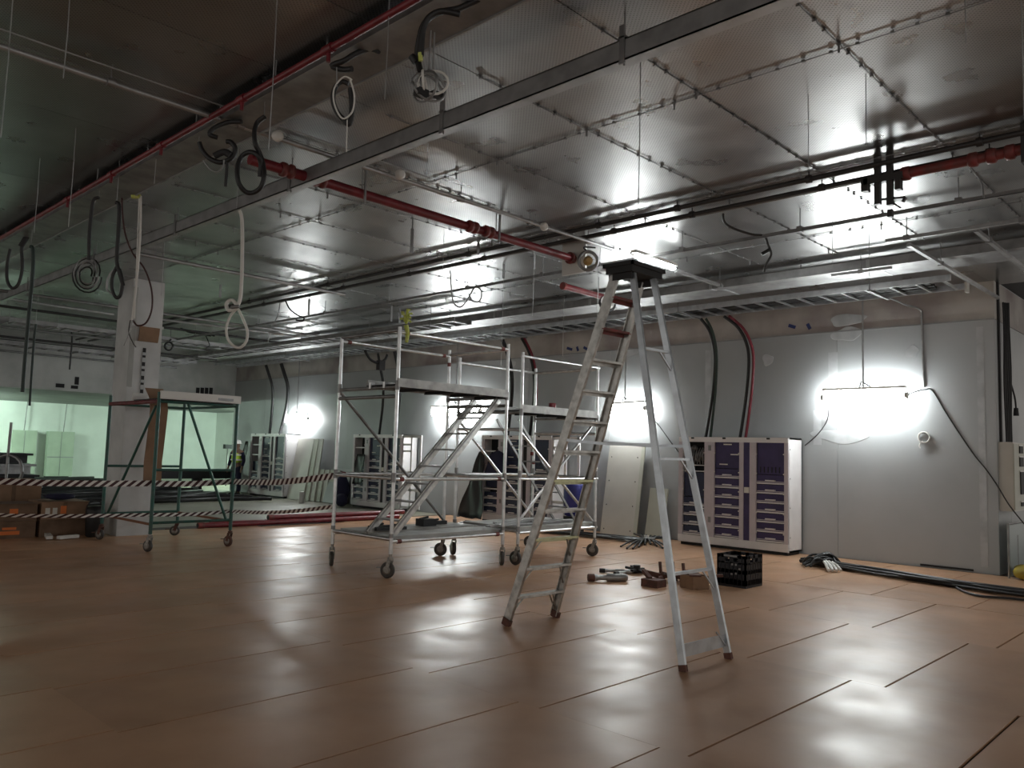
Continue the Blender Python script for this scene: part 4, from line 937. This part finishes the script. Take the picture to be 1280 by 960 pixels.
# grey tubes / tools
GT = 'grey tools on the boards'
def tool(p, q, r, lb, m_=M_galv, endm=M_rust, grp=GT):
    t = thing('tool', (V(p)+V(q))/2, lb, 'tool', grp); p, q = V(p), V(q); d = q-p; L = d.length
    MB().lathe(p, d, [(0, r*.7), (.02, r), (L*.55, r), (L*.56, r*.62), (L*.8, r*.62), (L*.81, r*.8), (L, r*.8)], 10).build('barrel', m_, t)
    MB().lathe(q, d, [(-.05, r*.95), (.03, r*.95)], 8).build('end', endm, t)
    return t
tool(atz(784, 722, .05), atz(738, 722, .05), .05, 'thick grey pipe wrench barrel, nearest of the grey tools')
tool(atz(790, 715, .03), atz(752, 713, .03), .03, 'thin grey rod lying behind the thick barrel', endm=M_dark)
tool(atz(800, 712, .03), atz(770, 717, .03), .028, 'thin grey rod at the right of the tool pile', M_galvd, M_dark)
t = thing('tool', atz(796, 712, 0), 'dark jointed clamp at the right of the grey tools', 'tool', GT)
c = atz(796, 712, .05); m = MB()
for k in range(6): a = k*1.1; m.bar(c, c+V((.16*math.cos(a), .16*math.sin(a), .03*math.sin(k))), .04, .03)
m.lathe(c, (0,0,1), [(-.04,.05),(.06,.05)], 10); m.build('jaws', M_dark, t)
# rusty clamps
RG = 'rusty brown clamps on the boards'
def clampthing(px_, py_, lb, kind):
    c = atz(px_, py_, 0); t = thing('rusty_clamp', c, lb, 'clamp', RG)
    m = MB()
    if kind == 'tub':
        for i in range(4):
            a = i*math.pi/2+.4; b = a+math.pi/2; R_ = .17
            m.bar(c+V((math.cos(a)*R_, math.sin(a)*R_, .08)), c+V((math.cos(b)*R_, math.sin(b)*R_, .08)), .02, .16)
        m.box(c+V((-.12,-.12,0)), c+V((.12,.12,.02)))
        m.build('tub', M_card, t); MB().bar(c+V((-.14,-.10,.17)), c+V((.10,.12,.19)), .14, .02).build('flap', M_rust, t); MB().bar(c+V((.1,-.15,.15)), c+V((.2,-.28,.17)), .05, .03).build('handle', M_rust, t)
    elif kind == 'block':
        m.box(c+V((-.10,-.12,0)), c+V((.10,.12,.09))); m.build('jaw', M_rust, t); MB().bar(c+V((0,.05,.09)), c+V((.1,.22,.16)), .05, .04).build('arm', M_rust, t)
        MB().bar(c+V((.1,.22,.16)), c+V((.22,.05,.12)), .05, .03).build('arm', M_rust, t)
    else:
        for k in range(4):
            a = k*1.6+.5; m.bar(c+V((0,0,.05)), c+V((.17*math.cos(a), .17*math.sin(a), .04+.05*(k % 2))), .05, .05)
        m.lathe(c, (.3,.2,1), [(0,.06),(.1,.05)], 8); m.build('body', M_rust, t)
        MB().bar(c+V((0,0,.1)), c+V((.02,.03,.24)), .03, .03).build('handle', M_rust, t)
clampthing(817, 733, 'low rusty block at the left of the brown clamps', 'block')
clampthing(826, 726, 'rusty bar clamp behind the low rusty block', 'star')
clampthing(842, 726, 'dark rusty clamp between the rear ladder legs, in the middle', 'star')
clampthing(855, 728, 'rusty clamp with an upright handle between the ladder legs', 'star')
clampthing(868, 735, 'brown open box among the rusty clamps near the crate', 'tub')

# cable bundle along the right wall
m = MB(); rnd = random.Random(11)
base = [atz(1005, 705, 0), atz(1050, 711, 0), atz(1100, 719, 0), atz(1150, 727, 0), atz(1205, 735, 0), atz(1260, 743, 0), atz(1330, 752, 0)]
t = thing('floor_cables', base[3], 'thick bundle of black and grey cables running over the boards to the right edge', 'cables')
for k in range(13):
    off = rnd.uniform(-.17, .17); z = .02+.022*(k % 4)
    pts = [p+V((off*1.0+rnd.uniform(-.05,.05), 0, z+rnd.uniform(-.004,.006))) for p in base]
    MB().tube(smooth(pts, 4), rnd.choice((.014, .018, .022)), 6).build('cable', M_galvd if k in (2, 6, 9) else M_black, t)
MB().tube(smooth([atz(1190,728,.02), atz(1200,737,.02), atz(1225,745,.02), atz(1262,748,.02), atz(1300,752,.02)]), .016, 6).build('cable', M_black, t)
t = thing('cable_ends', base[0]-V((0,.2,0)), 'tangled heap of black cable ends by the purple cabinet base', 'cables')
for k in range(16):
    a = base[1]+V((rnd.uniform(-.2,.1), rnd.uniform(-.1,.1), .03)); b = atz(1003+rnd.uniform(0,14), 700+rnd.uniform(0,10), .03+rnd.random()*.02)
    mid = a.lerp(b, .5)+V((rnd.uniform(-.2,.2), rnd.uniform(-.1,.1), .10+rnd.random()*.08))
    MB().tube(smooth([a, mid, b], 5), .018, 6).build('cable_end', M_black, t)
for k in range(4):
    a = atz(1028+k*4, 700+k*1, .12); b = atz(1036+k*5, 713, .03); MB().tube([a, a.lerp(b,.5)+V((0,0,.02)), b], .022, 7).build('taped_end', M_whitep, t)
# cable heap left of purple cabinet
t = thing('floor_cables', (12.4, 9.6, 0), 'black cables strewn along the floor below the leaning cream panels', 'cables')
for k in range(12):
    pts = [V((12.45+rnd.uniform(-.25,.25)+.05*j, 13.2-j*.75, .02+.015*(k % 3))) + V((rnd.uniform(-.10,.10), 0, rnd.random()*.03)) for j in range(7)]
    MB().tube(smooth(pts, 4), .020, 6).build('cable', M_black if k % 4 else M_galvd, t)
t = thing('cable_ends', atz(805, 678, 0), 'splayed black cable ends pointing at the camera left of the purple cabinet', 'cables')
h = atz(808, 673, .05)
for k in range(9):
    e = atz(776+k*7.5, 683+3*math.sin(k), .02); MB().tube(smooth([h+V((.3,.1*k-.3,.03)), h, h.lerp(e,.6)+V((0,0,.04)), e], 4), .018, 6).build('cable_end', M_black, t)
MB().lathe(h+V((0,0,.0)), (0,0,1), [(-.03,.05),(.06,.05)], 8).build('white_clamp', M_whitep, t)
# red pipes on the floor
for k, (y, x0, x1, z) in enumerate(((15.0, 7.1, 11.9, .055), (15.12, 7.4, 12.0, .055), (15.06, 8.6, 12.1, .15))):
    tt = thing('red_floor_pipe', ((x0+x1)/2, y, 0), ('front red pipe lying on the floor behind the towers', 'rear red pipe lying on the floor behind the towers', 'upper red pipe resting across the two floor pipes')[k], 'pipe', 'red pipes on the floor')
    MB().tube([(x0, y, z), (x1, y, z)], .052, 12).build('pipe', M_red, tt)
    MB().lathe((x0-.01, y, z), (1,0,0), [(0,.058),(.12,.058)], 12).build('end_ring', M_redm, tt); MB().lathe((x0-.012, y, z), (1,0,0), [(0,.04),(.004,.04)], 12).build('bore', M_dark, tt)
# second, browner bars
for k in range(3):
    y = 15.5+k*.2; tag(MB().bar((8.6+k*.3, y, .03), (12.4, y+.4, .03), .06, .05).build('rusty_bar', M_rust), ('nearest', 'middle', 'farthest')[k]+' rusty bar lying behind the red floor pipes', 'bar', 'rusty bars on the floor')

# boxes at left
def box_thing(x0, y0, x1, y1, z0, z1, lb, m_=M_card, marks=()):
    t = thing('cardboard_box', ((x0+x1)/2, (y0+y1)/2, z0), lb, 'box', 'cardboard boxes at left')
    m = MB().box((x0, y0, z0), (x1, y1, z1)); m.build('carton', m_, t)
    MB().box((x0-.01, y0-.02, z1), (x1+.01, (y0+y1)/2-.01, z1+.012)).build('flap', m_, t); MB().box((x0-.01, (y0+y1)/2+.01, z1), (x1+.01, y1+.02, z1+.014)).build('flap', m_, t)
    MB().box(((x0+x1)/2-.03, y0-.004, z0+.02), ((x0+x1)/2+.03, y0, z1)).build('tape_strip', M_cardd, t)
    for a, b, c, d, mm in marks: MB().box((a, y0-.005, c), (b, y0, d)).build('print_mark', mm, t)
    return t
bp_ = lambda px_, py_: aty(px_, py_, 14.9)
box_thing(4.36, 14.9, 5.08, 15.6, .28, .56, 'upper cardboard box with white and orange labels left of the column', M_card, [(4.42,4.49,.36,.47,M_label),(4.53,4.60,.36,.47,M_label),(4.65,4.74,.37,.50,M_orange)])
box_thing(3.1, 14.9, 4.30, 15.5, .28, .54, 'upper cardboard box with orange print at the left edge', M_cardd, [(3.90,4.02,.38,.47,M_orange)])
box_thing(4.34, 14.85, 5.10, 15.6, 0, .27, 'lower cardboard box left of the column', M_cardd)
box_thing(3.0, 14.85, 4.28, 15.5, 0, .27, 'lower cardboard box with orange print at the left edge', M_cardd, [(3.75,4.05,.06,.12,M_orange),(3.80,4.0,.14,.18,M_orange)])
box_thing(3.75, 15.8, 4.60, 16.5, 0, .88, 'tall pale cardboard box behind the others at left', M_card)
tag(lump((4.72, 15.2, .58), .25, .2, .12, 4).build('dark_cloth', M_navyc), 'dark crumpled cloth on the labelled cardboard box', 'cloth')
t = thing('black_bucket', (5.08, 14.5, 0), 'round black drum beside the green scaffold frame', 'drum')
MB().lathe((5.08, 14.55, 0), (0,0,1), [(0,.11),(.02,.13),(.36,.15),(.44,.15),(.50,.11),(.51,.04)], 16).build('body', M_black, t); MB().tube(ring((5.08,14.55,.44), .15, .0, 14), .012, 6).build('handle', M_dark, t)
for k, (a, b) in enumerate(((( 57, 665), (62, 672)), ((73, 672), (97, 670)))):
    tag(MB().bar(atz(*a, .04), atz(*b, .04), .09, .05).build('white_offcut', M_whitep), ('short white offcut leaning by the lower boxes', 'long white offcut lying in front of the lower boxes')[k], 'offcut', 'white offcuts at left')
t = thing('pipe_bender', (4.0, 16.9, 0), 'grey hoop shaped tool standing behind the boxes at left', 'tool')
MB().tube(ring((4.35, 17.0, 1.0), .28, .01, 18), .03, 6).build('hoop', M_galvd, t); MB().tube([(4.35,17.0,0),(4.35,17.0,1.3),(4.36,17.0,1.9)], .025, 6).build('handle', M_galvd, t)

# cable drums / piles and crates in the far room
fc = MB()
for k in range(34):
    r2 = random.Random(k); y = 21.5+k*.42; pts = [(4.2+j*1.3+r2.uniform(-.3,.3), y+r2.uniform(-.4,.4)+(j-3)*r2.uniform(-.08,.08), .05+.03*(k % 3)) for j in range(8) if 4.2+j*1.3 < 12.6]
    fc.tube(smooth(pts, 3), .05, 6)
tag(fc.build('far_floor_cables', M_black, kind='stuff'), 'black cables laid in long rows on the far floor', 'cables')
for k, (a, b, lb) in enumerate(((9.42, 10.30, 'plain pale green metal door panel standing at the far white wall'), (10.72, 11.70, 'pale green door panel with a cross bar at the far white wall'))):
    t = thing('far_cabinet', ((a+b)/2, 36.6, 0), lb, 'cabinet', 'cabinets at the far wall')
    g = mat('pale_green_steel', (.42,.50,.40), .5, var=.1)
    MB().box((a, 36.45, .12), (b, 36.78, 1.95)).build('body', g, t); MB().box((a+.02, 36.5, -.01), (b-.1, 36.76, .12)).build('plinth', M_dark, t)
    MB().box(((a+b)/2-.008, 36.44, .14), ((a+b)/2+.008, 36.45, 1.93)).build('door_joint', M_soffit, t)
    if k: MB().box((a, 36.43, .88), (b, 36.45, .92)).build('cross_bar', M_soffit, t)
    MB().tube([((a+b)/2+.1*k, 36.6, 1.95), ((a+b)/2+.1*k+.05, 36.6, 3.1)], .02, 6).build('conduit', M_galvd, t)
for k in range(4):
    b = MB().box((5.6, 25.6+k*.02, .02+k*.30), (7.35-.1*k, 26.6, .24+k*.30)); b.box((5.5, 25.5, .24+k*.30), (7.45-.1*k, 26.7, .30+k*.30))
    tag(b.build('stacked_tray', M_dark if k % 2 else M_galvd), ('lowest','second','third','topmost')[k]+' dark tray of the stack at the far left edge', 'tray', 'stacked trays at far left')
t = thing('dark_bench', (12.9, 27.8, 0), 'low dark bench in front of the bright far wall right of the column', 'bench')
MB().box((9.6, 26.3, .45), (13.6, 27.0, .72)).build('top', M_dark, t)
for x in (9.7, 11, 12.4): MB().box((x, 26.35, -.01), (x+.12, 26.9, .45)).build('leg', M_dark, t)
t = thing('stand_pipe', (15.6, 33, 0), 'thin dark stand with a small head in the far bright room', 'stand')
q = aty(285, 557, 30); MB().tube([(q.x, 30, 0), (q.x, 30, 1.45)], .035, 6).build('pole', M_soffit, t); MB().box((q.x-.15, 29.9, 1.45), (q.x+.15, 30.1, 1.62)).build('head', M_dark, t)

# ================================================================== BARRIER TAPES
def tape(label, pts, wdt=.075, seg=12):
    pts = [V(p) for p in pts]; P = []
    for a, b in zip(pts, pts[1:]):
        n = max(4, int((b-a).length*3))
        for j in range(n): f = j/n; P.append(a.lerp(b, f)-V((0,0,.05*math.sin(math.pi*f)*(b-a).length/3)))
    P.append(pts[-1]); me = bpy.data.meshes.new('barrier_tape'); vs = []; fs = []; uv = []; L = 0
    org = P[0]
    for i, p in enumerate(P):
        d = (P[min(i+1, len(P)-1)]-P[max(i-1, 0)]); nrm = V((d.y, -d.x, 0)).normalized()*.0015; tw = .02*math.sin(i*.4)
        for s in (-1, 1):
            for q in (-1, 1): vs.append(p-org+V((nrm.x*q+(nrm.x/.0015)*tw*s, nrm.y*q+(nrm.y/.0015)*tw*s, s*wdt/2)))
    cum = [0]
    for a, b in zip(P, P[1:]): cum.append(cum[-1]+(b-a).length)
    for i in range(len(P)-1):
        a, b = i*4, i*4+4     # order: (-,-),(-,+),(+,-),(+,+)
        for q in ((a, b, b+2, a+2), (a+1, a+3, b+3, b+1), (a, a+1, b+1, b), (a+2, b+2, b+3, a+3)): fs.append(q)
    fs += [(0, 2, 3, 1), (len(vs)-4, len(vs)-3, len(vs)-1, len(vs)-2)]
    me.from_pydata(vs, [], fs); ul = me.uv_layers.new(name='UVMap')
    for poly in me.polygons:
        for li in poly.loop_indices:
            vi = me.loops[li].vertex_index; i, r_ = divmod(vi, 4); ul.data[li].uv = (cum[i]/.12, (.9 if r_ >= 2 else 0))
    me.materials.append(M_tape); o = bpy.data.objects.new('barrier_tape', me); col.objects.link(o); o.location = org
    return tag(o, label, 'barrier tape', 'red and white barrier tapes')
tape('upper red and white barrier tape strung past the green frame to the first tower', [(1.6, 12.4, 1.16), (5.0, 12.175, 1.0), (6.27, 12.175, 1.02), (6.36, 9.46, 1.22)], .085)
tape('lower red and white barrier tape strung near the floor past the green frame', [(1.6, 12.6, .72), (5.0, 12.175, .54), (6.27, 12.175, .55), (6.36, 9.46, .80)], .05)

# ================================================================== RIGHT EDGE
t = thing('electrical_panel', (14.3, 3.0, .95), 'cream electrical panel with dark windows on the wall at the right edge', 'panel box')
MB().box((13.90, 2.96, .95), (14.75, WC-.002, 1.98)).build('enclosure', M_panel, t)
MB().box((13.905, 2.945, .97), (14.74, 2.96, 1.96)).build('cover', M_panelg, t)
for (a, b, c, d) in ((14.22, 14.42, 1.82, 1.93), (14.22, 14.44, 1.62, 1.76), (14.24, 14.46, 1.20, 1.54), (14.26, 14.46, 1.02, 1.08)):
    f = MB().box((a, 2.93, c), (b, 2.945, d)).build('window', M_dark, t); MB().box((a-.02, 2.935, d), (b+.02, 2.945, d+.02)).build('window_frame', M_whitep, f)
t = thing('wall_cables', (14.2, 3.1, 2), 'bundle of dark cables running down the side wall into the electrical panel', 'cables')
for k in range(5):
    x = 14.12+.035*k; MB().tube(smooth([(x+.03*math.sin(j*1.3+k), 3.09-.012*k, 4.15-j*.36) for j in range(7)], 4), .014, 6).build('cable', M_black, t)
MB().tube(smooth([(14.33, 3.08, 3.0), (14.38, 3.02, 2.7), (14.36, 3.0, 2.5)]), .014, 6).build('loose_end', M_black, t); MB().lathe((14.36,3.0,2.4), (0,0,1), [(0,.04),(.12,.03)], 8).build('plug', M_dark, t)
t = thing('wire_frame', (13.7, 2.9, 0), 'thin grey tube frame standing under the electrical panel', 'frame')
for p, q in (((13.60, 2.98, 0), (13.60, 2.98, .78)), ((13.60, 2.98, .78), (14.8, 2.95, .78)), ((14.8, 2.95, 0), (14.8, 2.95, .78)), ((14.1, 2.97, .05), (14.1, 2.97, .60))): MB().tube([p, q], .014, 8).build('bar', M_galvd, t)
MB().box((13.62, 2.965, .02), (14.78, 2.975, .76)).build('sheet', mat('teal_sheet', (.30, .36, .36), .4), t)
tag(lump((13.66, 2.79, -.002), .20, .15, .22, 9, 14, 8).build('yellow_sack', M_yellow), 'yellow sack on the floor at the right edge', 'sack')

# ================================================================== PERSON (far left, by the farthest cabinet)
def skin(name, verts, edges, radii, m_, parent, root=0):
    me = bpy.data.meshes.new(name); org = parent.location
    me.from_pydata([V(v) for v in verts], edges, []); o = bpy.data.objects.new(name, me); col.objects.link(o); o.parent = parent
    me.skin_vertices.new(name='') if hasattr(me.skin_vertices, 'new') and not me.skin_vertices else None
    md = o.modifiers.new('skin', 'SKIN'); md.use_smooth_shade = True
    if me.skin_vertices:
        for i, r in enumerate(radii):
            r = r if isinstance(r, tuple) else (r, r); me.skin_vertices[0].data[i].radius = r
            me.skin_vertices[0].data[i].use_root = (i == root)
    s = o.modifiers.new('sub', 'SUBSURF'); s.levels = 1; s.render_levels = 2
    me.materials.append(m_); return o
pp = atx(297, 560, 12.75); 
person = thing('person', (pp.x, pp.y, -.01), 'person in a lime hi-vis vest and white helmet standing by the farthest cabinet', 'person')
fing = []
pv = [(0,0,.95), (0,0,1.15), (0,0,1.38), (0,0,1.50), (-.02,0,1.60), (-.03,0,1.70)]
pe = [(0,1),(1,2),(2,3),(3,4),(4,5)]; pr = [(.13,.10),(.13,.10),(.15,.10),(.055,.055),(.085,.10),(.075,.09)]
for s in (-1, 1):
    b = len(pv); pv += [(0,s*.10,.88),(0,s*.11,.50),(.02,s*.11,.09),(-.14,s*.12,.04)]; pe += [(0,b),(b,b+1),(b+1,b+2),(b+2,b+3)]; pr += [.085,.06,.042,.04]
    b = len(pv); pv += [(0,s*.19,1.40),(.02,s*.24,1.13),(-.08,s*.25,.90),(-.11,s*.25,.82)]; pe += [(2,b),(b,b+1),(b+1,b+2),(b+2,b+3)]; pr += [.06,.045,.032,.035]
    for k, (dx, dy, L) in enumerate(((-.05,-.02,.05),(-.02,-.015,.085),(-.02,0,.095),(-.015,.015,.085),(-.01,.03,.07))):
        c = len(pv); pv += [(-.11+dx*.5, s*.25+dy, .80),(-.11+dx, s*.25+dy, .82-L)]; pe += [(b+3,c),(c,c+1)]; pr += [.010,.009]
skin('body', pv, pe, pr, M_skin, person)
tv = [(0,0,1.0),(0,0,1.2),(0,0,1.40)]; te = [(0,1),(1,2)]; tr = [(.21,.17),(.215,.175),(.22,.165)]
skin('hi_vis_vest', tv, te, tr, M_hivis, person)
for s in (-1, 1):
    skin('sleeve', [(0,s*.17,1.41),(.02,s*.245,1.13),(-.07,s*.25,.93)], [(0,1),(1,2)], [.075,.06,.048], M_navyc, person)
    skin('trouser_leg', [(0,s*.07,.98),(0,s*.11,.52),(.02,s*.11,.10)], [(0,1),(1,2)], [.115,.085,.065], M_navyc, person)
    m = lump((-.04, s*.115, .0), .15, .055, .10, 3+s, 10, 6)
    me = bpy.data.meshes.new('boot'); me.from_pydata(m.v, [], m.f); me.materials.append(M_black); o = bpy.data.objects.new('boot', me); col.objects.link(o); o.parent = person
def local(name, mb, m_):
    me = bpy.data.meshes.new(name); me.from_pydata(mb.v, [], mb.f); me.polygons.foreach_set('use_smooth', mb.sm); me.materials.append(m_)
    o = bpy.data.objects.new(name, me); col.objects.link(o); o.parent = person; return o
h = MB().lathe((-.02,0,1.66), (0,0,1), [(0,.155),(.012,.15),(.015,.125),(.07,.118),(.11,.085),(.13,.03)], 16); h.box((-.21,-.07,1.655),(-.10,.07,1.668)); local('helmet', h, M_whitep)
for z in (1.12, 1.28): local('reflective_band', MB().lathe((0,0,z), (0,0,1), [(0,.20),(.045,.20)], 16), M_label)
f = MB().lathe((-.125,0,1.57), (-1,0,-.2), [(0,.018),(.025,.010)], 6); local('nose', f, M_skin)
for s in (-1, 1): local('eye', MB().lathe((-.108,s*.035,1.605), (-1,0,0), [(0,.012),(.008,.010)], 6), M_dark); local('ear', MB().lathe((-.03,s*.09,1.585), (0,s,0), [(0,.03),(.015,.02)], 8), M_skin)
local('mouth', MB().box((-.115,-.025,1.53),(-.105,.025,1.538)), M_dark)
person.rotation_euler = (0, 0, .5)

# thin ties that carry loose cable ends up to the ceiling
for o in [o for o in col.objects if o.get('category') == 'cable' and o.parent is None and o.type == 'EMPTY']:
    key = o['label']
    if any(w_ in key for w_ in ('tangled cable on a rail', 'greenish ceiling', 'yellow tag', 'shorter dark hose', 'dark red wire', 'twin black pipes at left', 'right of the column', 'brass fitting', 'two loops', 'hose', 'U shaped', 'white looped')):
        top = max((o.location+v.co for c in o.children if c.type == 'MESH' for v in c.data.vertices), key=lambda p: p.z)
        if top.z < CH-.02: MB().tube([top-V((0,0,.01)), (top.x, top.y, CH)], .004, 5).build('tie_wire', M_galvd, o)
